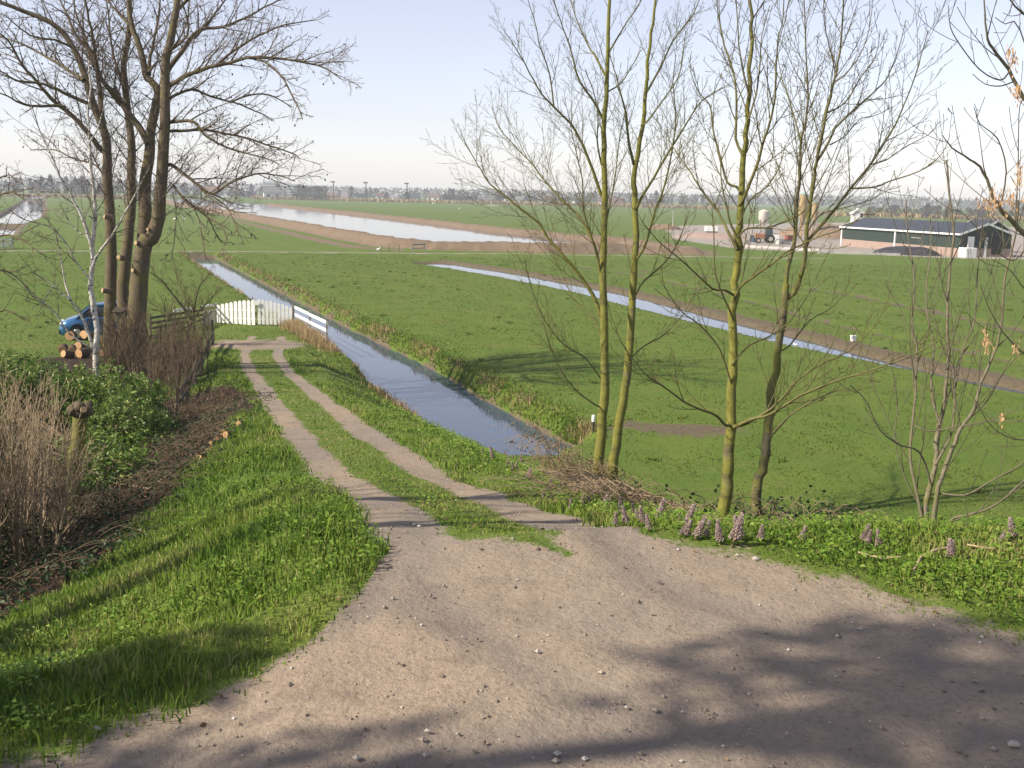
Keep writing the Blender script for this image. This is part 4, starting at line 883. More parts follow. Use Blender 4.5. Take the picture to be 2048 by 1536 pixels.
silo('feed_silo', 1626, 474, 206, .55, 2.4, 3.6, 6.8, TAN, TEAL, 'thinner tan silo just right of the tallest one')
def heap(name, px, py, sx, sy, h, mat, label, cat, rz=0, sharp=1.0, dz=-.05):
    q = U(px, py, 0); nx, ny = 34, 18; vs = []; fs = []; cr, sr = math.cos(rz), math.sin(rz); sd_ = rv(0, 50)
    for j in range(ny + 1):
        for i in range(nx + 1):
            u, v = i / nx * 2 - 1, j / ny * 2 - 1; X_, Y_ = u * sx, v * sy; e = max(0, 1 - (u * u) ** 1.2 - (v * v) ** 1.2) ** (.7 / sharp)
            z = h * e * (.75 + .5 * float(fbm(np.array([X_ * .5 + sd_]), np.array([Y_ * .7]), 4)[0])) + dz
            vs.append((q[0] + X_ * cr - Y_ * sr, q[1] + X_ * sr + Y_ * cr, z))
    for j in range(ny):
        for i in range(nx): k = j * (nx + 1) + i; fs.append((k, k + 1, k + nx + 2, k + nx + 1))
    mb = MB(); mb.add(vs, fs, True); return tag(mb.build(name, mat), label, cat)
heap('silage_heap', 1812, 509, 4.6, 2.2, 1.15, TARP, 'low black sheeted heap lying in front of the long barn', 'heap', -.3)
heap('silage_clamp', 1642, 474, 8, 9, 2.5, EARTHM, 'big grey-brown clamp mound between the silos and the barn', 'heap', .3)
heap('sand_heap', 1328, 459, 4, 3, 1.3, EARTHM, 'small pale soil heap at the left end of the farm yard', 'heap')
heap('manure_heap', 1420, 476, 7, 4, 1.0, BRICK, 'long reddish heap of soil near the yard trailer', 'heap', -.2)
for i, (p0, p1, h, lb) in enumerate((((1602, 468), (1678, 474), 1.2, 'low pale bunker wall running to the barn from the silos'), ((1480, 494), (1640, 503), .35, 'low white kerb wall along the front of the farm yard'), ((1635, 507), (1800, 511), .3, 'low white kerb in front of the barn left of the black heap'))):
    a_, b_ = V3(U(*p0, 0)), V3(U(*p1, 0)); mb = MB(); mb.bar(a_ + Vector((0, 0, h / 2)), b_ + Vector((0, 0, h / 2)), .3, h); tag(mb.build('yard_wall', CONC, None, .02), lb, 'wall')
q = U(1345, 460, 0); lp = tag(empty('lamp_post', (*q, 0)), 'thin pale lamp post at the left of the farm yard', 'lamp post'); mb = MB(); mb.tube([(q[0], q[1], -.1), (q[0], q[1], 4.4)], [.11, .07], 8); mb.build('pole', CONC, lp); mb = MB(); mb.box((q[0] - .3, q[1], 4.45), (.8, .2, .12)); mb.build('lamp_head', METAL, lp, .02)
def wheel(x, y, z, r, w, par, ax=(0, 1, 0)):
    A = Vector(ax); p = Vector((x, y, z)); mb = MB(); mb.tube([p - A * w / 2, p + A * w / 2], r, 16); o = mb.build('wheel', BLACK, par); mb = MB(); mb.tube([p - A * (w / 2 + .02), p + A * (w / 2 + .02)], r * .5, 12); mb.build('rim', CREAM, o)
q = U(1422, 470, 0); tr = tag(empty('farm_trailer', (*q, 0)), 'small white box trailer standing in the farm yard', 'trailer'); mb = MB(); mb.box((q[0], q[1], 1.2), (2.4, 1.6, 1.0)); mb.build('box', WHITE, tr, .05); mb = MB(); mb.box((q[0], q[1], .62), (2.3, 1.4, .16)); mb.build('chassis', BLACK, tr)
for x in (-.5, .5): wheel(q[0] + x, q[1] - .8, .36, .36, .2, tr)
mb = MB(); mb.bar((q[0] - 1.2, q[1], .6), (q[0] - 2.2, q[1], .5), .1, .1); mb.build('drawbar', METAL, tr)
q = U(1530, 486, 0); tk = tag(empty('tractor', (*q, 0)), 'orange tractor parked below the cream silo', 'tractor'); mb = MB(); mb.box((q[0] - .9, q[1], 1.15), (1.7, .8, .8)); mb.build('bonnet', ORANGE, tk, .08); mb = MB(); mb.box((q[0] + .5, q[1], 1.0), (1.3, 1.1, .6)); mb.build('chassis', BLACK, tk, .05)
mb = MB(); mb.box((q[0] + .5, q[1], 1.9), (1.2, 1.2, 1.2), taper=.85); mb.build('cab', GLASS, tk, .04); mb = MB(); mb.box((q[0] + .5, q[1], 2.55), (1.3, 1.3, .14)); mb.build('roof', ORANGE, tk, .04)
for x, r in ((-1.3, .42), (.7, .72)):
    for s_ in (-.75, .75): wheel(q[0] + x, q[1] + s_, r, r, .34, tk)
for px, py, mt, sz, lb in ((1510, 484, BLUEP, (1.6, 1.2, 1.0), 'blue crate in the yard left of the tractor'), (1549, 484, WHITE, (1.4, 1.2, 1.3), 'white crate in the yard right of the tractor'), (1579, 483, REDP, (1.5, 1.0, 1.0), 'red bin in the yard before the tall silos'), (1612, 486, BLUEP, (.7, .7, 1.7), 'upright blue tank in the yard near the barn'), (1566, 489, CONC, (2.2, 1.0, .7), 'grey trough on the yard edge below the red bin')):
    q = U(px, py, 0); mb = MB(); mb.box((q[0], q[1], sz[2] / 2), sz, rv(-.4, .4)); o = mb.build('crate', mt, None, .06); tag(o, lb, lb.split()[1] if lb.split()[1] in ('crate', 'bin', 'trough') else 'tank'); mb = MB(); mb.box((q[0], q[1], sz[2] + .04), (sz[0] * .96, sz[1] * .96, .08), 0); mb.build('lid', BLACK, o, .02); o.name = {'crate': 'crate', 'bin': 'waste_bin', 'trough': 'trough', 'tank': 'water_tank'}[o['category']]
# ================================================================ small things in the fields
fp = [V3(U(-25, 500, 0)), V3(U(27, 497, 0))]; wf = tag(empty('field_gate', fp[1]), 'white three-rail field gate by the water at the left edge', 'gate')
for h in (.35, .68, 1.0):
    mb = MB(); mb.bar(fp[0] + Vector((0, 0, h)), fp[1] + Vector((0, 0, h)), .05, .16); mb.build('rail', WHITE, wf)
for t_ in (.05, .62, .98):
    p = fp[0].lerp(fp[1], t_); mb = MB(); mb.box((p.x, p.y - .06, p.z + .5), (.14, .1, 1.2)); mb.build('post', GREY, wf)
h0, h1 = V3(U(825, 505, 0)), V3(U(849, 504, 0)); hg = tag(empty('field_gate', h0), 'grey wooden field gate where the path crosses the second ditch', 'gate')
for p in (h0, h1): mb = MB(); mb.box((p.x, p.y, p.z + .5), (.16, .16, 1.2)); mb.build('post', GREY, hg)
mb = MB(); mb.bar(h0 + Vector((0, -.1, .95)), h1 + Vector((0, -.1, .95)), .06, .16); mb.bar(h0 + Vector((0, -.1, .5)), h1 + Vector((0, -.1, .5)), .06, .12); mb.build('rail', GREY, hg)
for i, px in enumerate((762, 778, 798)):
    p = V3(U(px, 504, 0)); mb = MB(); mb.tube([(p.x, p.y, p.z - .1), (p.x, p.y, p.z + .85)], .06, 6); tag(mb.build('fence_post', OLDW), 'thin wooden post on the canal bank left of the grey field gate', 'post', 'bank posts by the grey gate')
def bird(px, py, s_, label, cat='bird', tall=False, face=1, mat=None, group=None):
    q = U(px, py, 0); z = gz(*q); B = Matrix.Translation((q[0], q[1], z)); mb = MB(); W = Wood(); f = face
    W.add([(-.42 * s_ * f, 0, .22 * s_ + .1 * tall * s_), (-.2 * s_ * f, 0, .25 * s_ + .15 * tall * s_), (.1 * s_ * f, 0, .27 * s_ + .2 * tall * s_), (.3 * s_ * f, 0, .36 * s_ + .24 * tall * s_), (.36 * s_ * f, 0, .55 * s_ + .24 * tall * s_), (.33 * s_ * f, 0, .72 * s_ + .24 * tall * s_), (.42 * s_ * f, 0, .77 * s_ + .24 * tall * s_), (.52 * s_ * f, 0, .74 * s_ + .24 * tall * s_)],
          [.03 * s_, .15 * s_, .2 * s_, .11 * s_, .045 * s_, .045 * s_, .06 * s_, .012 * s_])
    for k in (-.06, .06): W.add([(0.05 * s_ * f, k * s_, .3 * s_), (0.05 * s_ * f, k * s_, .12 * s_), (.06 * s_ * f, k * s_, -.01), (.12 * s_ * f, k * s_, -.01), (.14 * s_ * f, k * s_, -.01), (.15 * s_ * f, k * s_, -.01), (.16 * s_ * f, k * s_, -.01), (.17 * s_ * f, k * s_, -.01)], [.03 * s_] * 8)
    o = link(cat.replace(' ', '_'), W.mesh('bird', 8), mat or WHITEF); o.location = (q[0], q[1], z); tag(o, label, cat, group)
WHITEF = simple('white_feathers', (.82, .81, .78), (.74, .73, .7), 8, .8)
bird(350, 440, 1.05, 'left one of two white swans on the grass beyond the alder', 'swan'); bird(369, 440, .95, 'right one of two white swans on the grass beyond the alder', 'swan', False, -1)
bird(757, 503, .6, 'white egret standing on the canal bank by the path', 'egret', True, 1); bird(1592, 692, .34, 'white bird on the near edge of the second ditch', 'gull', False, -1)
bird(866, 408, 1.4, 'lone white swan in the far field, above the canal', 'swan'); bird(919, 418, 1.1, 'white swan in the far field nearest the canal', 'swan'); bird(1177, 419, 1.2, 'white swan seen between the two stems in the far field', 'swan')
for k in range(6): bird(970 + k * 6, 412 + .3 * k, 1.2, 'white goose in the row grazing in the far field', 'goose', group='row of white geese')
for k in range(3): bird(1000 + k * 8, 413.6, 1.3, 'dark goose beside the white row in the far field', 'goose', group='dark far geese', mat=DARKW)
q = U(1706, 683, 0); mb = MB(); mb.box((q[0], q[1], .14), (.24, .2, .28), .3); o = mb.build('feed_box', WHITE, None, .03); tag(o, 'small white box on the grass across the second ditch', 'box'); mb = MB(); mb.box((q[0], q[1], .295), (.27, .23, .03), .3); mb.build('lid', WHITE, o)
q = G(1186, 862); mk = tag(empty('marker_post', q), 'short marker post with a white top beside the two-stemmed tree', 'post'); mb = MB(); mb.tube([(q[0], q[1], q[2] - .1), (q[0], q[1], q[2] + .28)], .04, 8); mb.build('post', DARKW, mk); mb = MB(); mb.tube([(q[0], q[1], q[2] + .28), (q[0], q[1], q[2] + .46), (q[0], q[1], q[2] + .48)], [.055, .055, .04], 10); mb.build('cap', WHITE, mk)
# ================================================================ the far edge: trees, houses, masts
FARBARK = simple('far_bark', (.082, .066, .064), (.066, .055, .056), .2, .95); EVER = simple('far_evergreen', (.035, .055, .028), (.05, .06, .03), .3, .95)
def far_tree(i, w, h, kind):
    r = random.Random(i); W = Wood(); W.add([(0, 0, -.5), (0, 0, h * .3), (r.uniform(-.3, .3), 0, h * .62)], [.34, .26, .1]); vs = []; fs = []
    n = 420
    for _ in range(n):
        a = r.uniform(0, math.tau); t = r.random(); rad = w * (.25 + .75 * math.sin(math.pi * min(1, .12 + t * .9)) ** .7) * math.sqrt(r.random()) * r.uniform(.8, 1.05); z = h * (.14 + .86 * t) * (1 - .06 * (rad / w) ** 2)
        p = Vector((rad * math.cos(a), rad * math.sin(a), z)); d = Vector((math.cos(a) * .6 * (1 - t), math.sin(a) * .6 * (1 - t), 1)) + Vector((r.uniform(-.5, .5), r.uniform(-.5, .5), r.uniform(-.3, .3))); d.normalize(); l = r.uniform(.9, 2.0) * h / 12; s_ = Vector((r.uniform(-1, 1), r.uniform(-1, 1), 0)).normalized() * r.uniform(.14, .32) * (1.6 if kind else 1)
        k = len(vs); vs += [p - s_, p + s_, p + d * l]; fs.append((k, k + 1, k + 2))
    me = bpy.data.meshes.new('crown'); me.from_pydata([tuple(v) for v in vs], [], fs); return W.mesh('trunk', 5), me
FT = [far_tree(i, *a) for i, a in enumerate(((4.2, 12, 0), (3.2, 14, 0), (5.5, 11, 0), (2.4, 13, 0), (3.6, 9, 0), (3.0, 8, 1)))]
PROTO = []
def far_put(i, x, y, s_, label, group):
    if i not in PROTO_D:
        r = empty('far_tree', (x, y, 0)); t1 = bpy.data.objects.new('trunk', FT[i][0]); t2 = bpy.data.objects.new('crown', FT[i][1])
        for o, m in ((t1, FARBARK), (t2, EVER if i == 5 else FARBARK)): C.objects.link(o); o.parent = r; o.data.materials.append(m)
        PROTO_D[i] = r
    else: r = copy_tree(PROTO_D[i])
    r.location = (x, y, 0); r.rotation_euler = (0, 0, rv(0, 6.2)); r.scale = (s_ * rv(.9, 1.15), s_ * rv(.9, 1.15), s_); tag(r, label, 'tree', group)
PROTO_D = {}
EDGE = ([-300, 0, 60, 200, 500, 650, 1100, 1300, 1500, 2400], [374, 383, 384, 388, 395, 398, 400, 404, 411, 424])
def far_at(px, D_): 
    d = ray(px, 390); k = D_ / d[1]; return d[0] * k, D_
LB = ['hazy bare round-crowned tree in the far line of trees', 'hazy bare tall tree in the far line of trees', 'hazy bare broad tree in the far line of trees', 'hazy bare narrow tree in the far line of trees', 'hazy low bare tree in the far line of trees', 'dark evergreen bush in the far line of trees']
GR = ['far round trees', 'far tall trees', 'far broad trees', 'far narrow trees', 'far low trees', 'far evergreens']
rf_ = random.Random(3)
for k in range(210):
    px = -250 + 2550 * (k + rf_.random()) / 210; i = rf_.choice([0, 0, 1, 2, 2, 3, 4, 4, 5]); D_ = rf_.uniform(820, 1080) if px < 1450 else rf_.uniform(1250, 1600)
    if px < 330: D_ = rf_.uniform(640, 860)
    if 530 < px < 600: i = 4
    x, y = far_at(px, D_); far_put(i, x, y, rf_.uniform(.62, 1.0) * (1.0 if px < 330 else 1.3 if px > 1450 else .92), LB[i], GR[i])
for k, px in enumerate((598, 612, 625, 638, 648, 602, 632)):
    x, y = far_at(px, 790 + 12 * (k % 3)); far_put(2, x, y, .92, 'dark bare tree in the dense clump on the far field edge', 'far clump of bare trees')
for k in range(16):
    x, y = far_at(885 + k * 6.4, 800 + 10 * (k % 4)); far_put(4, x, y, .62, 'low bare tree in the long thicket on the far field edge', 'far thicket')
for k in range(54):
    x, y = far_at(1740 + k * 8.5 + rf_.uniform(-5, 5), 500 + rf_.uniform(0, 90)); far_put(rf_.choice([0, 2, 4]), x, y, rf_.uniform(.36, .56), 'low bare tree in the thicket beyond the barn roof', 'thicket beyond the barn')
# a hazy belt of wood behind everything
rr = np.random.default_rng(5); n = 26000; tpx = rr.uniform(-.82, .82, n); yy = rr.uniform(1350, 2100, n); xx = tpx * yy * 1.05; top = 9 + 7 * vn(xx * .012, yy * .004, 2) + np.where(tpx < -.3, 4, 0); zz = rr.uniform(0, 1, n) ** .8 * top
dd = rr.normal(0, 1, (n, 3)); dd[:, 2] = np.abs(dd[:, 2]) + 1.2; dd /= np.linalg.norm(dd, axis=1)[:, None]; sx = rr.uniform(-1, 1, (n, 1)) * np.array([[1, 0, 0]]) * 1.0 + np.array([[.9, 0, 0]]); p0 = np.stack([xx, yy, zz], 1)
vv = np.stack([p0 - sx * .9, p0 + sx * .9, p0 + dd * rr.uniform(2, 4.5, (n, 1))], 1).reshape(-1, 3); tag(link('treeline', np_mesh('treeline', vv, [np.arange(3 * n).reshape(-1, 3)], False), FARBARK), kind='stuff')
HW = [simple('far_white', (.72, .70, .66)), simple('far_cream', (.58, .52, .42)), simple('far_brick', (.26, .19, .15)), simple('far_grey', (.42, .42, .44))]; HR = [ROOFR, ROOFB, simple('far_orange_roof', (.22, .13, .09)), simple('far_grey_roof', (.17, .16, .16))]
WN = ['white', 'cream', 'brick', 'grey']; RN = ['red', 'dark slate', 'orange', 'grey']
def house(px, D_, w, dp_, h, rise, wi, ri, rz, label=None):
    x, y = far_at(px, D_); root = empty('far_house', (x, y, 0), rz); tag(root, label or f'{WN[wi]} far house with {RN[ri]} roof among the hazy trees', 'house', f'far {WN[wi]} houses with {RN[ri]} roofs')
    def put(nm, mb, mt): me = mb.mesh(nm); o = bpy.data.objects.new(nm, me); C.objects.link(o); o.parent = root; me.materials.append(mt)
    mb = MB(); mb.prism([(-dp_ / 2, -.3), (dp_ / 2, -.3), (dp_ / 2, h), (0, h + rise), (-dp_ / 2, h)], (0, 1, 0), (0, 0, 1), (-w / 2, 0, 0), (w, 0, 0)); put('wall', mb, HW[wi])
    mb = MB(); e = .5; sl = rise / (dp_ / 2); mb.prism([(-dp_ / 2 - e, h - sl * e + .06), (0, h + rise + .06), (dp_ / 2 + e, h - sl * e + .06), (dp_ / 2 + e, h - sl * e + .36), (0, h + rise + .4), (-dp_ / 2 - e, h - sl * e + .36)], (0, 1, 0), (0, 0, 1), (-w / 2 - e, 0, 0), (w + 2 * e, 0, 0)); put('roof', mb, HR[ri])
    for k in (-1, 1): mb = MB(); mb.box((k * w * .25, -dp_ / 2 - .03, h * .55), (w * .18, .1, h * .4)); put('window', mb, BLACK)
house(545, 800, 13, 9, 5, 4, 0, 3, .3, 'largest white far house, right of the alder twigs by the canal end')
house(427, 780, 10, 8, 5, 3.5, 1, 2, .2, 'cream far house glimpsed through the lowest alder twigs')
for px in list(range(660, 1330, 34)) + [455, 480, 505, 700, 760, 812, 1010, 1120, 1240]:
    wi, ri = rf_.choice([0, 0, 0, 1, 1, 2, 3]), rf_.choice([0, 1, 1, 2, 3, 3]); house(px + rf_.uniform(-10, 10), rf_.uniform(840, 960), rf_.uniform(6, 11), rf_.uniform(6, 8), rf_.uniform(2.6, 4.2), rf_.uniform(1.8, 2.8), wi, ri, rf_.uniform(-.5, .5))
house(972, 790, 12, 8, 3.2, 2.4, 0, 3, .1, 'white far house with grey roof right of the long thicket'); house(1222, 780, 15, 8, 3, 2, 0, 0, 0, 'white far house between the two stems of the tree'); house(1160, 800, 9, 7, 3, 2, 0, 1, .2, 'white far house just left of the two stems')
for px, w, h, lb in ((545, 20, 17, 'tall pale apartment block, the left one of the far three'), (575, 26, 14.5, 'wide pale apartment block, the middle one of the far three'), (694, 14, 13, 'narrow pale apartment block, the right one of the far three')):
    x, y = far_at(px, 1250); rt = tag(empty('apartment_block', (x, y, 0)), lb, 'building'); mb = MB(); mb.box((x, y, h / 2), (w, 10, h)); mb.build('wall', HW[3], rt)
    for fl in range(int(h // 3)): mb = MB(); mb.box((x, y - 5.05, 1.8 + fl * 3), (w * .94, .16, 1.2)); mb.build('window_band', ROOFB, rt)
    mb = MB(); mb.box((x, y, h + .3), (w * .3, 5, 1.6)); mb.build('roof_house', HW[3], rt)
for px, lb in ((667, 'dark light mast right of the far clump'), (732, 'dark light mast in the middle of the far three'), (814, 'dark light mast, rightmost of the far three')):
    x, y = far_at(px, 840); rt = tag(empty('light_mast', (x, y, 0)), lb, 'mast'); mb = MB(); mb.tube([(x, y, -.3), (x, y, 14)], [.55, .4], 8); mb.build('pole', DARKW, rt); mb = MB(); mb.box((x - .4, y, 14.2), (3.4, 1, 1.1)); mb.build('lamp_head', DARKW, rt, .1)
# ================================================================ grass, shrubs, flowers
def leafmat(name, dark, mid, pale, rough=.6, trans=.3, spec=.3, upn=0.0):
    m, nt, out = nodes(name); t = attr(nt, 'tone'); cr = nt.nodes.new('ShaderNodeValToRGB'); nt.links.new(t, cr.inputs[0]); e = cr.color_ramp.elements
    e[0].position = .0; e[0].color = col(dark); e[1].position = 1; e[1].color = col(pale); k = e.new(.5); k.color = col(mid)
    p = N(nt, 'ShaderNodeBsdfPrincipled', Roughness=rough)
    if upn:
        ge = nt.nodes.new('ShaderNodeNewGeometry'); vm = nt.nodes.new('ShaderNodeVectorMath'); vm.operation = 'MULTIPLY_ADD'; nt.links.new(ge.outputs['Normal'], vm.inputs[0]); vm.inputs[1].default_value = (1 - upn,) * 3; vm.inputs[2].default_value = (0, 0, upn); vn_ = nt.nodes.new('ShaderNodeVectorMath'); vn_.operation = 'NORMALIZE'; nt.links.new(vm.outputs[0], vn_.inputs[0]); nt.links.new(vn_.outputs[0], p.inputs['Normal'])
    p.inputs['Specular IOR Level'].default_value = spec; nt.links.new(cr.outputs[0], p.inputs['Base Color'])
    tr = N(nt, 'ShaderNodeBsdfTranslucent'); nt.links.new(cr.outputs[0], tr.inputs[0]); mx = N(nt, 'ShaderNodeMixShader', i0=trans); nt.links.new(p.outputs[0], mx.inputs[1]); nt.links.new(tr.outputs[0], mx.inputs[2]); nt.links.new(mx.outputs[0], out.inputs['Surface']); return m
GRASS = leafmat('grass', (.072, .150, .012), (.155, .245, .022), (.34, .32, .11), .6, .3, .2, .65)
MEADOW = leafmat('meadow_grass', (.086, .142, .017), (.128, .182, .026), (.20, .21, .050), .7, .22, .15, .8)
HERB = leafmat('herb_leaf', (.075, .16, .018), (.16, .27, .03), (.28, .33, .07), .5, .3, .25, .4)
LAUREL = leafmat('laurel_leaf', (.045, .105, .014), (.15, .25, .034), (.44, .48, .15), .42, .25, .35)
IVY = leafmat('ivy_leaf', (.016, .036, .012), (.03, .06, .018), (.075, .10, .04), .5, .2, .2)
STRAW = leafmat('straw', (.20, .135, .06), (.36, .26, .13), (.50, .40, .23), .8, .3)
DEADLEAF = leafmat('dead_leaf', (.07, .042, .025), (.15, .09, .05), (.30, .20, .11), .8, .25)
def blades(name, x, y, h, w, tone, mat, lean=.35, kind='stuff', z=None, parent=None, wind=(0, 0)):
    n = len(x); z = H(x, y) if z is None else z; a = RNG.uniform(0, 2 * np.pi, n); dx, dy = np.cos(a), np.sin(a)
    la = RNG.uniform(0, 2 * np.pi, n); ll = np.abs(RNG.normal(0, lean, n)) * h; lx, ly = np.cos(la) * ll + wind[0] * h, np.sin(la) * ll + wind[1] * h
    b = np.stack([x, y, z - .01], 1); s_ = np.stack([dx * w / 2, dy * w / 2, np.zeros(n)], 1)
    m = b + np.stack([lx * .35, ly * .35, h * .6], 1); t = b + np.stack([lx, ly, h * RNG.uniform(.8, 1.05, n)], 1)
    v = np.stack([b - s_, b + s_, m + s_ * .8, m - s_ * .8, t], 1).reshape(-1, 3); k = np.arange(n)[:, None] * 5
    o = link(name, np_mesh(name, v, [k + np.array([[0, 1, 2, 3]]), k + np.array([[3, 2, 4]])], True, {'tone': np.repeat(tone, 5)}), mat, parent)
    if kind: tag(o, kind=kind)
    return o
def leaves(p, d, l, w, tone, up=None):
    """leaf quads folded at the midrib: points p, direction d (n,3), length l, width w"""
    n = len(p); d = d / np.linalg.norm(d, axis=1)[:, None]; r_ = RNG.normal(0, 1, (n, 3)) if up is None else up
    s_ = np.cross(d, r_); s_ /= np.linalg.norm(s_, axis=1)[:, None] + 1e-9; nn = np.cross(s_, d); l = l[:, None]; w = w[:, None]
    v = np.stack([p, p + d * l * .5 - s_ * w / 2 + nn * w * .18, p + d * l - nn * l * .12, p + d * l * .5 + s_ * w / 2 + nn * w * .18], 1).reshape(-1, 3); k = np.arange(n)[:, None] * 4
    return v, [k + np.array([[0, 1, 2]]), k + np.array([[0, 2, 3]])], np.repeat(tone, 4)
def leafobj(name, p, d, l, w, tone, mat, parent=None, kind=None, up=None):
    v, f, t = leaves(p, d, l, w, tone, up); o = link(name, np_mesh(name, v, f, False, {'tone': t}), mat, parent)
    if kind: tag(o, kind=kind)
    return o
def scatter(n, y0, y1, pw, tmin=-.62, tmax=.62):
    """ground points, thinning out with distance"""
    u = RNG.uniform(0, 1, n); e = 2 - pw
    y = (y0 ** e + u * (y1 ** e - y0 ** e)) ** (1 / e); x = RNG.uniform(tmin, tmax, n) * (y + 3); return x, y
def clear(mk, *names, lim=.4):
    ok = np.ones(len(next(iter(mk.values()))), bool)
    for k in names: ok &= mk[k] < lim
    return ok
# ---- bank grass
x, y = scatter(330000, 4.2, 46, 1.75); mk = masks(x, y); z = H(x, y); xc = np.interp(y, *XC)
ok = clear(mk, 'litter', 'earth', 'bank', lim=.45) & (RNG.uniform(.0, 1.0, len(x)) ** 1.6 * 1.02 > mk['dirt']) & (mk['dirt'] < .9) & ((y < 9.5) | (np.abs(x - xc) < 7.5)) & (z > -.5)
d1_, _, _ = pdist(x, y, D1); ok &= d1_ > 1.4
x, y, z = x[ok], y[ok], z[ok]; xs_ = np.interp(y, *XS); inner = (np.abs(x - xs_) < .62) & (y > 6.5)
pat = fbm(x * .8, y * .8, 21); p2 = fbm(x * 3, y * 3, 22); hh = np.where(inner, .045, .06 + .15 * np.clip((pat - .3) * 2, 0, 1) * (.5 + p2)); edge = np.maximum(masks(x, y)['dirt'], 0)
hh = hh * RNG.uniform(.55, 1.15, len(x)) * np.interp(y, [4, 12, 30], [.85, 1, 1.15]); hh *= np.where(edge > .08, .72, 1) * np.where((x > xc[ok] + 1.2) | (x > 1.2), .5, .9)
tone = np.clip(.40 + (fbm(x * .5, y * .5, 23) - .5) * 1.2 + (fbm(x * 2.1, y * 2.1, 24) - .5) * .9 + RNG.normal(0, .18, len(x)) + np.where(inner, .2, 0) + (RNG.random(len(x)) < .07) * .5, 0, 1)
blades('bank_grass', x, y, hh, .006 + .00075 * y * RNG.uniform(.7, 1.3, len(x)), tone, GRASS, .5)
# ---- meadow grass
x, y = scatter(230000, 16, 120, 1.75); mk = masks(x, y); z = H(x, y); xc = np.interp(y, *XC)
ok = clear(mk, 'dirt', 'litter', 'earth', 'bank', 'path', 'yard', lim=.4) & (z > -.35) & ((np.abs(x - xc) > 6.5) | (y > 44))
x, y = x[ok], y[ok]; pat = fbm(x * .25, y * .25, 31); hh = (.022 + .035 * np.clip(fbm(x * .9, y * .9, 32) * 2 - .6, 0, 1)) * RNG.uniform(.6, 1.3, len(x)) * np.interp(y, [16, 60, 120], [1, 1.2, 1.5])
tone = np.clip(.46 + .16 * np.sin((x + .42 * y + 5 * fbm(x * .05, y * .05, 34)) * 1.15) + (fbm(x * .45, y * .45, 35) - .5) * .5 + (pat - .5) * 1.0 + (fbm(x * 1.7, y * 1.7, 33) - .5) * .3 + RNG.normal(0, .1, len(x)), 0, 1)
blades('meadow_grass', x, y, hh, .008 + .0009 * y * RNG.uniform(.6, 1.4, len(x)), tone, MEADOW, .8)
# ---- leafy herbs on verge and bank
x, y = scatter(42000, 4.4, 34, 1.6); mk = masks(x, y); z = H(x, y); xc = np.interp(y, *XC); pat = fbm(x * .9, y * .9, 41)
right = (x > xc + 1.25) & (x < xc + 5.5); ok = clear(mk, 'dirt', 'litter', 'earth', lim=.3) & (z > .1) & ((right & (pat > .38)) | ((x < xc) & (pat > .56) & (y < 16))) & (y < 34)
x, y, z = x[ok], y[ok], z[ok]; n = len(x); k = 3
xx = np.repeat(x, k) + RNG.normal(0, .025, n * k); yy = np.repeat(y, k) + RNG.normal(0, .025, n * k); zz = np.repeat(z, k) + RNG.uniform(.03, .13, n * k); a = RNG.uniform(0, 6.28, n * k)
d = np.stack([np.cos(a), np.sin(a), RNG.uniform(-.1, .7, n * k)], 1); l = RNG.uniform(.018, .048, n * k) * (1 + yy * .025); tone = np.clip(.5 + RNG.normal(0, .22, n * k), 0, 1)
leafobj('herb_leaves', np.stack([xx, yy, zz], 1), d, l, l * RNG.uniform(.4, .8, n * k), tone, HERB, kind='stuff', up=np.tile([[0, 0, 1.0]], (n * k, 1)) + RNG.normal(0, .3, (n * k, 3)))
# ---- leaf litter, pebbles, bits on the road
x, y = scatter(30000, 6, 44, 1.2, -.7, 0); mk = masks(x, y); ok = mk['litter'] > .35; x, y = x[ok], y[ok]; n = len(x); a = RNG.uniform(0, 6.28, n); d = np.stack([np.cos(a), np.sin(a), RNG.uniform(-.2, .5, n)], 1); l = RNG.uniform(.04, .1, n)
leafobj('leaf_litter', np.stack([x, y, H(x, y) + RNG.uniform(.005, .05, n)], 1), d, l, l * .6, np.clip(RNG.normal(.42, .24, n), 0, 1), DEADLEAF, kind='stuff')
x, y = scatter(5200, 3.6, 30, 1.5, -.5, .6); mk = masks(x, y); ok = ((mk['dirt'] > .06) & (mk['dirt'] < .85)) | (RNG.random(len(x)) < .03) | ((x > 1.5) & (mk['dirt'] < .06) & (RNG.random(len(x)) < .5)); x, y = x[ok], y[ok]; n = len(x); a = RNG.uniform(0, 6.28, n); d = np.stack([np.cos(a), np.sin(a), RNG.uniform(-.05, .3, n)], 1); l = RNG.uniform(.015, .05, n)
leafobj('fallen_leaves', np.stack([x, y, H(x, y) + np.where(mk['dirt'][ok] < .06, .05, .008)], 1), d, l, l * .6, np.clip(RNG.normal(.6, .25, n), 0, 1), DEADLEAF, kind='stuff')
x, y = scatter(6500, 3.4, 26, 1.7, -.5, .62); mk = masks(x, y); ok = mk['dirt'] > .5; x, y = x[ok], y[ok]; n = len(x); r = np.abs(RNG.normal(0, .006, n)) + .0035; r *= np.where(RNG.random(n) < .02, 1.8, 1)
ico = np.array([[1, 0, 0], [-1, 0, 0], [0, 1, 0], [0, -1, 0], [0, 0, .7], [0, 0, -.7], ]); jt = RNG.uniform(.7, 1.3, (n, 6, 3)); v = (np.stack([x, y, H(x, y) + r * .25], 1)[:, None, :] + ico[None] * jt * r[:, None, None]).reshape(-1, 3)
f8 = np.array([[0, 2, 4], [2, 1, 4], [1, 3, 4], [3, 0, 4], [2, 0, 5], [1, 2, 5], [3, 1, 5], [0, 3, 5]]); PEB = leafmat('pebble', (.09, .075, .06), (.22, .18, .14), (.46, .42, .37), .85, 0)
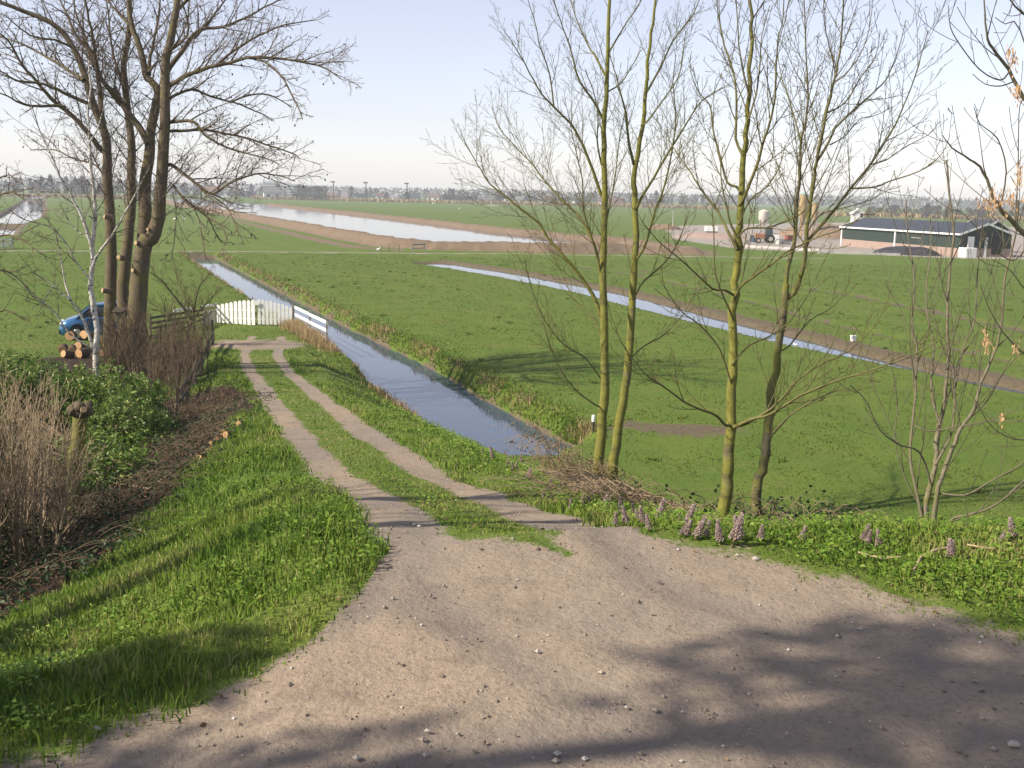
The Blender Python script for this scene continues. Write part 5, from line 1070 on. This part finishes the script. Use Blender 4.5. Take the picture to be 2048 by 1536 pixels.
tag(link('gravel', np_mesh('gravel', v, [(np.arange(n)[:, None, None] * 6 + f8[None]).reshape(-1, 3)], False, {'tone': np.repeat(np.clip(RNG.normal(.45, .25, n), 0, 1), 6)}), PEB), kind='stuff')
STONE = simple('pale_stone', (.40, .36, .31), (.30, .27, .23), 8, .85)
for i, (px, py, r) in enumerate(((1512, 1124, .028), (1475, 1118, .018), (195, 1472, .02), (1036, 1168, .014), (855, 1470, .015), (2028, 1496, .03))):
    q = G(px, py); mb = MB(); mb.tube([(q[0] - r, q[1], q[2] + r * .3), (q[0] - r * .5, q[1] + .005, q[2] + r * .45), (q[0] + r * .4, q[1], q[2] + r * .4), (q[0] + r, q[1], q[2] + r * .2)], [r * .3, r * .62, r * .58, r * .2], 7)
    tag(mb.build('stone', STONE), ['pale stone on the right-hand road edge, the larger of two', 'small pale stone next to a larger one on the right road edge', 'pale stone at the lower left road edge under the grass', 'small pale stone in the sunlit middle of the road', 'pale stone in the shaded lower part of the road', 'reddish stone at the bottom right corner of the road'][i], 'stone')
# ---- field tufts of darker grass
x, y = scatter(200, 18, 110, 1.2); mk = masks(x, y); ok = clear(mk, 'dirt', 'litter', 'bank', 'path', 'yard', lim=.3) & (H(x, y) > -.1) & (y > 24); x, y = x[ok], y[ok]; n = len(x); k = 26
xx = np.repeat(x, k) + RNG.normal(0, .09, n * k); yy = np.repeat(y, k) + RNG.normal(0, .09, n * k); blades('grass_tufts', xx, yy, RNG.uniform(.06, .15, n * k), .012 + .0007 * yy, np.clip(np.repeat(RNG.normal(.35, .3, n), k) + RNG.normal(0, .1, n * k), 0, 1), MEADOW, .6)
# ---- dry reeds: by the white fence, along the banks, on the far field edges
p = np.array(gB); e_ = np.array(fE); n = 4200; t = RNG.uniform(-.12, 1.35, n); off = np.abs(RNG.normal(0, .45, n)); dv = (e_ - p) / np.linalg.norm(e_ - p); nv = np.array([-dv[1], dv[0]]); nv = nv if nv[0] < 0 else -nv
x = p[0] + (e_ - p)[0] * t + nv[0] * (off - .25); y = p[1] + (e_ - p)[1] * t + nv[1] * (off - .25); blades('dry_reeds', x, y, RNG.uniform(.25, .75, n) * np.interp(t, [-.1, .2, 1, 1.35], [.5, 1, 1, .4]), .02, np.clip(RNG.normal(.55, .25, n), 0, 1), STRAW, .4)
xs1, ys1 = [], []
for f_, m_ in ((0, 2600), (1, 2600)):
    t = RNG.uniform(0, 1, m_) ** .8; sg = -1 if f_ == 0 else 1; P1 = np.array(D1); kx = np.interp(t, [0, .1, .25, .4, .65, 1], P1[:, 0]); ky = np.interp(t, [0, .1, .25, .4, .65, 1], P1[:, 1]); xs1.append(kx + sg * (1.95 + np.abs(RNG.normal(0, .25, m_)))); ys1.append(ky + RNG.normal(0, .2, m_))
x, y = np.concatenate(xs1), np.concatenate(ys1); n = len(x); sel = fbm(x * .6, y * .6, 51) > .45; x, y = x[sel], y[sel]; n = len(x); blades('dry_stalks', x, y, RNG.uniform(.12, .4, n), .012 + .0004 * y, np.clip(RNG.normal(.45, .3, n), 0, 1), STRAW, .6)
# rough grass hanging over the ditch edges
m_ = 26000; t = RNG.uniform(0, 1, m_) ** 1.4; P1 = np.array(D1); sg = np.where(RNG.random(m_) < .72, 1, -1); tt = [0, .1, .25, .4, .65, 1]
kx = np.interp(t, tt, P1[:, 0]); ky = np.interp(t, tt, P1[:, 1]); o_ = 1.70 + np.abs(RNG.normal(0, .6, m_)); x = kx + sg * o_ * .91; y = ky + sg * o_ * .39; z = H(x, y); sel = (z > -.55) & (y > 29.5); x, y = x[sel], y[sel]; n = len(x); pt = fbm(x * .7, y * .7, 71)
blades('ditch_grass', x, y, RNG.uniform(.05, .13, n) * (.4 + pt), .010 + .0008 * y, np.clip(.36 + (pt - .5) * .9 + RNG.normal(0, .2, n) + (RNG.random(n) < .12) * .6, 0, 1), GRASS, .7)
def edge_reeds(px0, px1, D0, D1_, n, h):
    px = RNG.uniform(px0, px1, n); D_ = np.interp(px, [px0, px1], [D0, D1_]) + RNG.uniform(-6, 6, n); x = np.array([ray(a, 390)[0] / ray(a, 390)[1] for a in px]) * D_; return x, D_, RNG.uniform(.6, 1, n) * h
a1 = [edge_reeds(500, 1480, 800, 760, 3600, 3.2), edge_reeds(1600, 2300, 560, 470, 2600, 2.6), edge_reeds(-300, 300, 640, 640, 1400, 2.6)]
x, y, hh = (np.concatenate([q[i] for q in a1]) for i in range(3)); n = len(x); blades('far_reeds', x, y, hh, RNG.uniform(.8, 1.6, n), np.clip(RNG.normal(.5, .2, n), 0, 1), STRAW, .2, z=np.zeros(n))
# ---- evergreens on the left
def bush(name, label, lobes, mat, nsh, wood, root_pts, ll=(.07, .12), per=13, cat='bush', pale=.25):
    root = tag(empty(name, (root_pts[0][0], root_pts[0][1], gz(*root_pts[0][:2]))), label, cat); W = Wood(); ps = []; ds = []; vol = [a[3] * a[4] * a[5] for a in lobes]; tot = sum(vol)
    for (cx, cy_, cz, rx, ry, rz), v_ in zip(lobes, vol):
        for _ in range(int(nsh * v_ / tot)):
            while True:
                u = Vector((rv(-1, 1), rv(-1, 1), rv(-1, 1)))
                if .05 < u.length < 1: break
            u = u.normalized() * (u.length ** .38) * rv(.85, 1.1) * (1 + .18 * math.sin(u.x * 7 + u.z * 5 + cx))
            q = Vector((cx + u.x * rx, cy_ + u.y * ry, cz + u.z * rz)); g = gz(q.x, q.y)
            if q.z < g + .06: continue
            dr = (Vector((u.x / rx, u.y / ry, u.z / rz)).normalized() + Vector((rv(-.5, .5), rv(-.5, .5), rv(.0, .8)))).normalized(); b0 = q - dr * rv(.25, .5)
            W.add([b0, b0.lerp(q, .5) + Vector((0, 0, -.02)), q], [.007, .005, .003])
            for j in range(per):
                t = j / per; az = Matrix.Rotation(j * 2.4 + rv(-.4, .4), 3, dr) @ perp(dr); ps.append(b0.lerp(q, .25 + .75 * t)); ds.append(az * rv(.7, 1) + dr * rv(.2, .9) + Vector((0, 0, -.15)))
    for rp in root_pts:
        lob = random.choice(lobes)
        for _ in range(3):
            a = Vector((rp[0] + rv(-.1, .1), rp[1] + rv(-.1, .1), gz(rp[0], rp[1]) - .1)); b = Vector((lob[0] + rv(-.6, .6) * lob[3], lob[1] + rv(-.6, .6) * lob[4], lob[2] + rv(-.1, .6) * lob[5])); W.add([a, a.lerp(b, .35) + Vector((rv(-.1, .1), rv(-.1, .1), .15)), a.lerp(b, .7) + Vector((rv(-.1, .1), 0, .1)), b], [.035, .028, .018, .008])
    link('branches', W.mesh('branches'), wood, root); ps = np.array([tuple(q) for q in ps]); ds = np.array([tuple(q) for q in ds]); n = len(ps); l = RNG.uniform(*ll, n)
    tone = np.clip(RNG.normal(.38, .2, n) + (RNG.random(n) < .06) * pale, 0, 1); leafobj('foliage', ps, ds, l, l * RNG.uniform(.36, .5, n), tone, mat, root); return root
def at(px, py, D_): p = P(px, py, D_); return float(p[0]), float(p[1]), float(p[2])
L1 = [(*at(60, 825, 26), 2.2, 1.5, 1.15), (*at(-60, 800, 25), 2.0, 1.6, 1.2), (*at(205, 815, 25.5), 1.35, 1.2, 1.0), (*at(255, 870, 23.5), 1.1, 1.0, 1.0), (*at(305, 865, 24), .62, .8, .6), (*at(225, 965, 22), .85, .8, .65), (*at(40, 745, 26.5), 1.0, .9, .6), (*at(290, 790, 25.5), .6, .7, .5), (*at(330, 900, 22.8), .55, .7, .45), (*at(170, 930, 20.0), .9, .9, .75), (*at(240, 955, 19.0), .8, .8, .62), (*at(300, 935, 20.6), .5, .6, .4)]
bush('laurel_bush', 'glossy green laurel bush with some leaves tinted pale as if sunlit, left of the fence', L1, LAUREL, 4600, BARK_HAZEL, [(-11, 24.5), (-10, 23.6), (-12.5, 24.6), (-9.4, 23.2)], (.08, .14), 12, 'bush', .6)  # random leaves tinted pale to stand for sunlit ones
L2 = [(*at(190, 1050, 18.2), .6, .6, .45), (*at(130, 1110, 15.6), .5, .6, .45), (*at(280, 1000, 20.2), .45, .5, .35), (*at(70, 1180, 13.6), .45, .5, .4), (*at(25, 1090, 15.2), .7, .8, .6), (*at(110, 1030, 17.6), .7, .6, .55), (*at(5, 1180, 13.2), .55, .7, .5), (*at(190, 985, 20), .6, .6, .5), (*at(-60, 1010, 17.5), 1.3, 1.3, 1.5), (*at(60, 1000, 18.6), .9, .9, 1.15), (*at(-170, 960, 16.5), 1.4, 1.6, 1.8), (*at(-120, 1120, 13.5), 1.0, 1.3, 1.2), (*at(130, 1010, 19.5), .7, .7, .8), (*at(-230, 1000, 13), 1.4, 1.6, 1.9)]  # low in-view lobes added to darken the shaded ground
bush('holly_hedge', 'dark evergreen hedge in deep shade behind the brown stems at left', L2, IVY, 2900, BARK_DARK, [(-8.6, 17.2), (-8.0, 18.4), (-9.4, 16.0), (-8.4, 13.4)], (.06, .1), 11, 'hedge', .2)
# ---- brown many-stemmed bush in front
BARK_TAN = bark('tan_twig_bark', (.19, .14, .085), (.16, .15, .05), .2, (.38, .29, .185), 0, .4, .012, .03)
HZ = [dict(n=5.5, len=(.3, 1.2), rel=.45, ang=(12, 34), up=.12, jit=.10, r=.006, t0=.25, rmin=.0032, seg=5), dict(n=7.5, len=(.14, .6), rel=.5, ang=(18, 42), up=.06, jit=.14, r=.0042, t0=.15, rmin=.0026), dict(n=4.5, len=(.06, .2), rel=.4, ang=(25, 50), up=.02, jit=.14, r=.0032, t0=.2, rmin=.0024, seg=3)]
def stems(nm, D_, base, label, lst, cfg, mat, part='stem', sp=.5):
    t = Tree(nm, D_, base, mat, label, 'bush')
    for px, r0 in lst: t.limb(px, r0, .9, rv(-sp, sp), None, part, cfg, True)
    t.finish(); return t
lst = []
for bx, by, r0, tx, ty in ((32, 1185, 6.5, 10, 780), (36, 1190, 5, 60, 800), (72, 1165, 4.5, 110, 790), (96, 1150, 4, 70, 770), (100, 1150, 4.5, 150, 850), (118, 1120, 3.5, 130, 800), (60, 1140, 4, 20, 800), (8, 1210, 4, -20, 800), (85, 1150, 3.2, 180, 870), (45, 1150, 3, 95, 800), (-30, 1200, 4, -10, 800), (15, 1170, 3, 45, 765), (125, 1085, 3, 195, 930), (-60, 1200, 4, -80, 790), (66, 1130, 3, 75, 775), (25, 1150, 3, -15, 770), (50, 1120, 2.5, 40, 790), (90, 1100, 2.5, 165, 900), (110, 1095, 2.5, 100, 830), (20, 1130, 2.5, 5, 830), (75, 1120, 2.5, 130, 860), (40, 1110, 2.5, 85, 840)):
    ty += 50; m1 = (bx + (tx - bx) * .3 + rv(-10, 10), by + (ty - by) * .33); m2 = (bx + (tx - bx) * .62 + rv(-12, 12), by + (ty - by) * .68); lst.append(([(bx, by), m1, m2, (tx, ty)], r0))
stems('hazel_bush', 14.3, (60, 1170), 'leafless bush of thin tan stems filling the left foreground', lst, HZ, BARK_TAN, 'stem', .9)
# ---- mossy pollard stump
t = Tree('pollard_stump', 17.2, (150, 1070), BARK_GREEN, 'mossy pollard stump with a knobbly cut top between bush and laurel', 'tree stump')
t.limb([(152, 1070), (147, 1000), (150, 930), (157, 870), (160, 825)], 13, 14, 0, 0, 'trunk', None, True)
kn = Wood(); c = Vector(P(162, 822, 17.2))
for v_, r in (((0, 0, 0), .16), ((-.1, -.08, .03), .1), ((.12, -.05, .02), .11), ((.02, -.1, .08), .09), ((.1, .06, .09), .08), ((-.08, .06, .07), .09)):
    q = c + Vector(v_); kn.add([q + Vector((0, 0, -r)), q + Vector((0, 0, -r * .6)), q, q + Vector((0, 0, r * .6)), q + Vector((0, 0, r * .95))], [r * .2, r * .8, r, r * .8, r * .12])
link('knob', kn.mesh('knob', 10), BARK_ALDER, t.root); mb = MB(); mb.tube([c + Vector((.1, -.14, .05)), c + Vector((.13, -.2, .07))], [.055, .05], 9); mb.build('cut_face', CUTWOOD, t.root); t.finish()
# ---- brown thicket round the alder foot
US = [dict(n=4.5, len=(.3, 1.0), rel=.5, ang=(15, 45), up=.08, jit=.16, r=.009, t0=.2, rmin=.006, seg=4), dict(n=6, len=(.15, .5), rel=.5, ang=(20, 55), up=.02, jit=.18, r=.007, t0=.15, rmin=.0055, seg=3)]
for nm, cx_, x0, x1, y0, y1, D_, n, lb in (('thicket', 262, 212, 330, 720, 800, 35.5, 46, 'tangled brown thicket of twigs wrapping the foot of the alder'), ('thicket', 372, 325, 415, 710, 770, 38, 30, 'lower brown thicket between alder and drive fence'), ('thicket', 340, 290, 372, 780, 850, 29.5, 22, 'small brown twiggy shrub between laurel and drive fence')):
    lst = []
    for k in range(n):
        bx, by = rv(x0, x1), rv(y0, y1); hgt = rv(60, 150) * (36 / D_); tx = bx + rv(-40, 40); lst.append(([(bx, by), (bx + (tx - bx) * .4 + rv(-6, 6), by - hgt * .45), (tx, by - hgt)], rv(.8, 1.7)))
    t = Tree(nm, D_, (cx_, (y0 + y1) / 2), BARK_HAZEL, lb, 'thicket'); w = Wood()
    for px, r0 in lst:
        dd_ = rv(-1.2, 1.2); pts = [Vector(P(a, b, D_ + dd_)) for a, b in px]; dz = pts[0].z - gz(pts[0].x, pts[0].y); pts = [q - Vector((0, 0, dz + .05)) for q in pts]; k_ = D_ / F
        rad = [r0 * k_, r0 * k_ * .8, .006]; w.add(pts, rad); twigs(t.crown, pts, rad, US, 0)
    link('stems', w.mesh('stems', 5), BARK_HAZEL, t.root); t.finish()
# ---- brambles and brushwood on the right slope
CANE = bark('cane', (.24, .16, .11), (.2, .16, .08), .2, (.31, .23, .145), 0, .3, .05, .08)
def brambles(name, label, cx_, cy_, rx, ry, n, hgt, leaf_n, mat=IVY, cane=CANE, flat=0.0, tone0=.45):
    z0 = gz(cx_, cy_); root = tag(empty(name, (cx_, cy_, z0)), label, name.replace('_', ' ')); W = Wood(); ps = []
    for _ in range(n):
        a = rv(0, 6.28); r = math.sqrt(random.random()); x0, y0 = cx_ + rx * r * math.cos(a), cy_ + ry * r * math.sin(a); an = rv(0, 6.28); L = rv(.5, 1.5) * (1.2 if flat else 1); hz = hgt * rv(.4, 1.1)
        pts = []
        for j in range(7):
            t_ = j / 6; X_, Y_ = x0 + math.cos(an) * L * t_, y0 + math.sin(an) * L * t_; pts.append(Vector((X_ + rv(-.02, .02), Y_ + rv(-.02, .02), gz(X_, Y_) + (math.sin(t_ * 2.5) * hz * (1 - .3 * t_) if not flat else flat * rv(.2, 1)) + .0)))
        W.add(pts, [.006, .0055, .005, .0045, .004, .0035, .003]); ps += pts[1:]
    link('canes', W.mesh('canes', 4), cane, root)
    if leaf_n:
        idx_ = [random.choice(ps) for _ in range(leaf_n)]; p = np.array([tuple(q) for q in idx_]) + RNG.normal(0, .06, (leaf_n, 3)); d = RNG.normal(0, 1, (leaf_n, 3)); l = RNG.uniform(.035, .075, leaf_n)
        leafobj('foliage', p, d, l, l * .7, np.clip(RNG.normal(tone0, .3, leaf_n), 0, 1), mat, root)
    return root
tb = (1.8, 20.6)
brambles('bramble_bush', 'tangle of tan bramble canes round the foot of the two-stemmed tree', 1.6, 21.2, 1.0, 1.1, 210, 1.25, 1000, DEADLEAF)
brambles('bramble_bush', 'dark leafy bramble patch at the foot of the leaning dark tree', 3.4, 13.2, .9, .9, 120, .8, 1100, IVY)
brambles('bramble_bush', 'low bramble patch between the straight tree and the two-stemmed tree', 2.3, 16.4, .9, 1.6, 100, .6, 700, DEADLEAF)
brambles('brushwood_pile', 'flat pile of reddish-brown cut twigs left of the straight tree', 1.75, 12.2, .8, 1.0, 320, .2, 0, IVY, CANE, .3)
brambles('bramble_bush', 'dark bramble tangle on the brown litter below the laurel', -6.9, 20.5, .8, 2.2, 150, .38, 900, IVY, BARK_HAZEL)
brambles('bramble_bush', 'twiggy bramble tangle on the litter below the pollard stump', -6.2, 15.4, .7, 1.7, 150, .4, 900, IVY, BARK_HAZEL)
brambles('bramble_bush', 'bramble tangle on the dark litter under the tan bush at the left edge', -5.9, 12.2, .8, 1.2, 110, .35, 800, IVY, BARK_HAZEL)
brambles('bramble_bush', 'low bramble tangle on the bare soil beside the drive fence', -8.2, 27.0, .9, 2.0, 120, .4, 600, DEADLEAF, BARK_HAZEL)
# ivy and low leaves at the foot of the left bank
x, y = scatter(26000, 9, 32, 1.0, -.62, 0); toe = np.interp(y, *TOE); ok = (np.abs(x - toe + .9) < 1.5) & (fbm(x * 1.2, y * 1.2, 61) > .46); x, y = x[ok], y[ok]; n = len(x)
leafobj('ivy', np.stack([x, y, H(x, y) + RNG.uniform(.02, .22, n)], 1), RNG.normal(0, 1, (n, 3)) * np.array([[1, 1, .5]]), RNG.uniform(.04, .08, n), RNG.uniform(.03, .06, n), np.clip(RNG.normal(.5, .25, n), 0, 1), IVY, kind='stuff', up=np.tile([[0, 0, 1.0]], (n, 1)) + RNG.normal(0, .4, (n, 3)))
# ---- butterbur spikes
FLOR = leafmat('butterbur_floret', (.17, .11, .105), (.34, .245, .23), (.52, .42, .385), .7, .25); STALK = simple('butterbur_stalk', (.26, .20, .12), (.3, .17, .14), 20, .7)
def butterbur(seed):
    r = random.Random(seed); root = empty('butterbur', (0, 0, 0)); mb = MB(); mb.tube([(0, 0, -.03), (.004, 0, .1), (0, .004, .24)], [.011, .009, .005], 6); s1 = mb.build('stalk', STALK, root)
    vs = []; fs = []; tn = []
    for k in range(110):
        t = (k + r.random()) / 110; an = k * 2.4; rad = .047 * (1 - .72 * t) * r.uniform(.75, 1.1); z = .07 + .21 * t; s_ = r.uniform(.009, .014) * (1 - .3 * t); b = len(vs); tv = min(1, max(0, r.gauss(.5, .25))); c = Vector((rad * math.cos(an), rad * math.sin(an), z))
        for v in ((1, 0, 0), (-1, 0, 0), (0, 1, 0), (0, -1, 0), (0, 0, 1.2), (0, 0, -1)): vs.append(c + Vector(v) * s_); tn.append(tv)
        fs += [[b + i for i in f] for f in f8.tolist()]
    s2 = link('florets', np_mesh('florets', [tuple(v) for v in vs], [np.array(fs)], False, {'tone': tn}), FLOR, root)
    n = 9; p = np.zeros((n, 3)); p[:, 2] = RNG.uniform(.02, .08, n); a = RNG.uniform(0, 6.28, n); d = np.stack([np.cos(a), np.sin(a), RNG.uniform(.1, .6, n)], 1)
    leafobj('leaves', p, d, RNG.uniform(.06, .12, n), RNG.uniform(.04, .07, n), np.full(n, .5), HERB, root, up=np.tile([[0, 0, 1.0]], (n, 1))); return root
BB = [butterbur(i) for i in range(3)]; used_b = [0, 0, 0]
def put_bb(px, py, s_, label, group=None):
    i = random.randrange(3); o = BB[i] if not used_b[i] else copy_tree(BB[i]); used_b[i] = 1; q = G(px, py); o.location = tuple(q - np.array([0, 0, .02])); o.rotation_euler = (rv(-.32, .32), rv(-.32, .32), rv(0, 6.28)); s_ *= .68 * rv(.75, 1.15); o.scale = (s_, s_, s_ * rv(.9, 1.15)); tag(o, label, 'flower', group)
put_bb(1463, 1092, 1.55, 'tallest pink butterbur spike, standing in front of the straight tree'); put_bb(1440, 1092, 1.05, 'pink butterbur spike just left of the tallest one'); put_bb(1484, 1086, 1.1, 'pink butterbur spike just right of the tallest one')
put_bb(1311, 1045, 1.5, 'tall slender pink butterbur spike in front of the brushwood pile')
for px, py in ((1242, 1028), (1246, 1040), (1205, 1018), (1217, 1016), (1267, 1036), (1278, 1046), (1289, 1050), (1230, 1052), (1255, 1054), (1320, 1042), (1331, 1044), (1362, 1052), (1371, 1055), (1358, 1076), (1369, 1077), (1388, 1079), (1520, 1083), (1164, 1012), (1182, 1012), (1141, 1020), (1085, 998), (1300, 1062), (1150, 985), (1190, 1000), (1105, 975), (1410, 1080)): put_bb(px, py, rv(.7, 1.15), 'pink butterbur spike among green leaves on the verge left of the straight tree', 'butterburs on the near verge')
for px, py in ((1723, 1088), (1734, 1092), (1758, 1098), (2000, 1086), (2027, 1080), (1906, 1112), (1902, 1126), (1600, 1084)): put_bb(px, py, rv(.75, 1.1), 'pink butterbur spike in the grass right of the leaning dark tree', 'butterburs on the right verge')
for k in range(64):
    t_ = random.random(); px = 775 + 300 * t_ + rv(-14, 14); py = 790 + 165 * t_ + rv(-10, 16); put_bb(px, py, rv(.7, 1.2), 'small pink butterbur spike on the bank between drive and ditch', 'butterburs along the ditch bank')
# ---- fallen sticks, chunks of cut wood
PALEST = simple('bare_stick', (.42, .32, .19), (.33, .25, .15), 20, .8)
for pts, r, lb in ((((1826, 1160), (1840, 1132), (1872, 1114), (1905, 1112)), .012, 'bent pale stick lying in the right verge grass'), (((1715, 1122), (1760, 1130), (1800, 1128)), .009, 'straight thin stick in the grass left of the bent one'), (((1932, 1106), (1968, 1112), (1990, 1110)), .009, 'short stick at the far right verge'), (((150, 962), (230, 972), (300, 985)), .02, 'long bare stick leaning out from under the laurel'), (((290, 990), (340, 955), (372, 930)), .016, 'bare stick lying up the foot of the left bank')):
    mb = MB(); P_ = []
    for a, b in pts: q = G(a, b); P_.append((q[0], q[1], q[2] + .05))
    mb.tube(P_, [r] * len(P_), 6); tag(mb.build('fallen_stick', PALEST), lb, 'stick')
for i, (px, py) in enumerate(((481, 853), (465, 868), (459, 874), (447, 872), (434, 884), (428, 890), (417, 906), (405, 918))):
    q = G(px, py); r = rv(.045, .075); dv = Vector((rv(-.6, .6), -1, rv(0, .5))).normalized(); p = Vector(q) + Vector((0, 0, r * .7)); mb = MB(); mb.tube([p - dv * .1, p + dv * .1], [r, r], 9); o = mb.build('wood_chunk', LBARK); tag(o, 'pale sawn chunk of wood on the bare gully edge left of the drive', 'wood chunk', 'sawn chunks on the left bank'); mb = MB(); mb.tube([p + dv * .1, p + dv * .11], [r * .96, r * .9], 9); mb.build('cut_face', ORW, o)
# ================================================================ roadside trees behind the viewer's left shoulder (they shade the road)
def roadside(x, y, h, label, mat, cfg, lean):
    root = tag(empty('roadside_tree', (x, y, gz(x, y))), label, 'tree'); z = gz(x, y); W = Wood(); c = Wood(); pts = [Vector((x, y, z - .3)), Vector((x + lean * .2, y, z + h * .3)), Vector((x + lean * .6, y + .1, z + h * .65)), Vector((x + lean, y, z + h))]; pts = [Vector(q) for q in smooth(pts, 4)]; m = len(pts); rad = [.27 * (1 - .62 * i / (m - 1)) for i in range(m)]
    W.add(pts, rad); link('trunk', W.mesh('trunk'), mat, root); twigs(c, pts, rad, cfg); link('crown', c.mesh('crown'), mat, root); return root
RC = [dict(n=1.0, len=(1.2, 4.2), rel=.36, ang=(30, 55), up=.08, jit=.1, r=.06, t0=.3, rmin=.02, seg=6), dict(n=1.3, len=(.5, 1.8), rel=.42, ang=(28, 55), up=.05, jit=.12, r=.022, t0=.2, rmin=.01), dict(n=1.6, len=(.2, .8), rel=.42, ang=(28, 55), up=.02, jit=.12, r=.011, t0=.2, rmin=.007, seg=3)]
roadside(-11.6, 8.4, 15, 'bare roadside tree out of view left of the dike road', BARK_DARK, RC, .3); roadside(-9.2, 6.4, 8.5, 'smaller bare roadside tree out of view by the dike road', BARK_DARK, RC, -.2)
px_, py_ = -13.0, .5; pr = tag(empty('pine_tree', (px_, py_, gz(px_, py_))), 'pine out of view behind the left verge whose shade falls on the road', 'tree'); mb = MB(); mb.tube([(px_, py_, gz(px_, py_) - .3), (px_, py_, 10), (px_ + .2, py_, 18)], [.28, .2, .06], 10); mb.build('trunk', BARK_ALDER, pr)
ps = []
for (dx, dy, z, rx, ry, rz, n) in ((.2, -.1, 13.0, 1.6, 1.1, .85, 700), (.4, .1, 16.2, 1.5, 1.2, .85, 620), (-.6, -1.3, 10.6, 1.3, .9, .6, 500), (-.2, 1.7, 12.6, 1.0, .7, .6, 420), (1.0, -1.2, 15.0, 1.1, .8, .6, 600)):  # unseen crown clumps, placed and sized to cast the shade patches on the road
    u = RNG.normal(0, 1, (n, 3)); u /= np.linalg.norm(u, axis=1)[:, None]; u *= RNG.uniform(0, 1, (n, 1)) ** .4; ps.append(np.array([[px_ + dx, py_ + dy, z]]) + u * np.array([[rx, ry, rz]]))
ps = np.concatenate(ps); n = len(ps); leafobj('crown', ps, RNG.normal(0, 1, (n, 3)), RNG.uniform(.22, .4, n), RNG.uniform(.08, .16, n), np.clip(RNG.normal(.3, .2, n), 0, 1), IVY, pr)
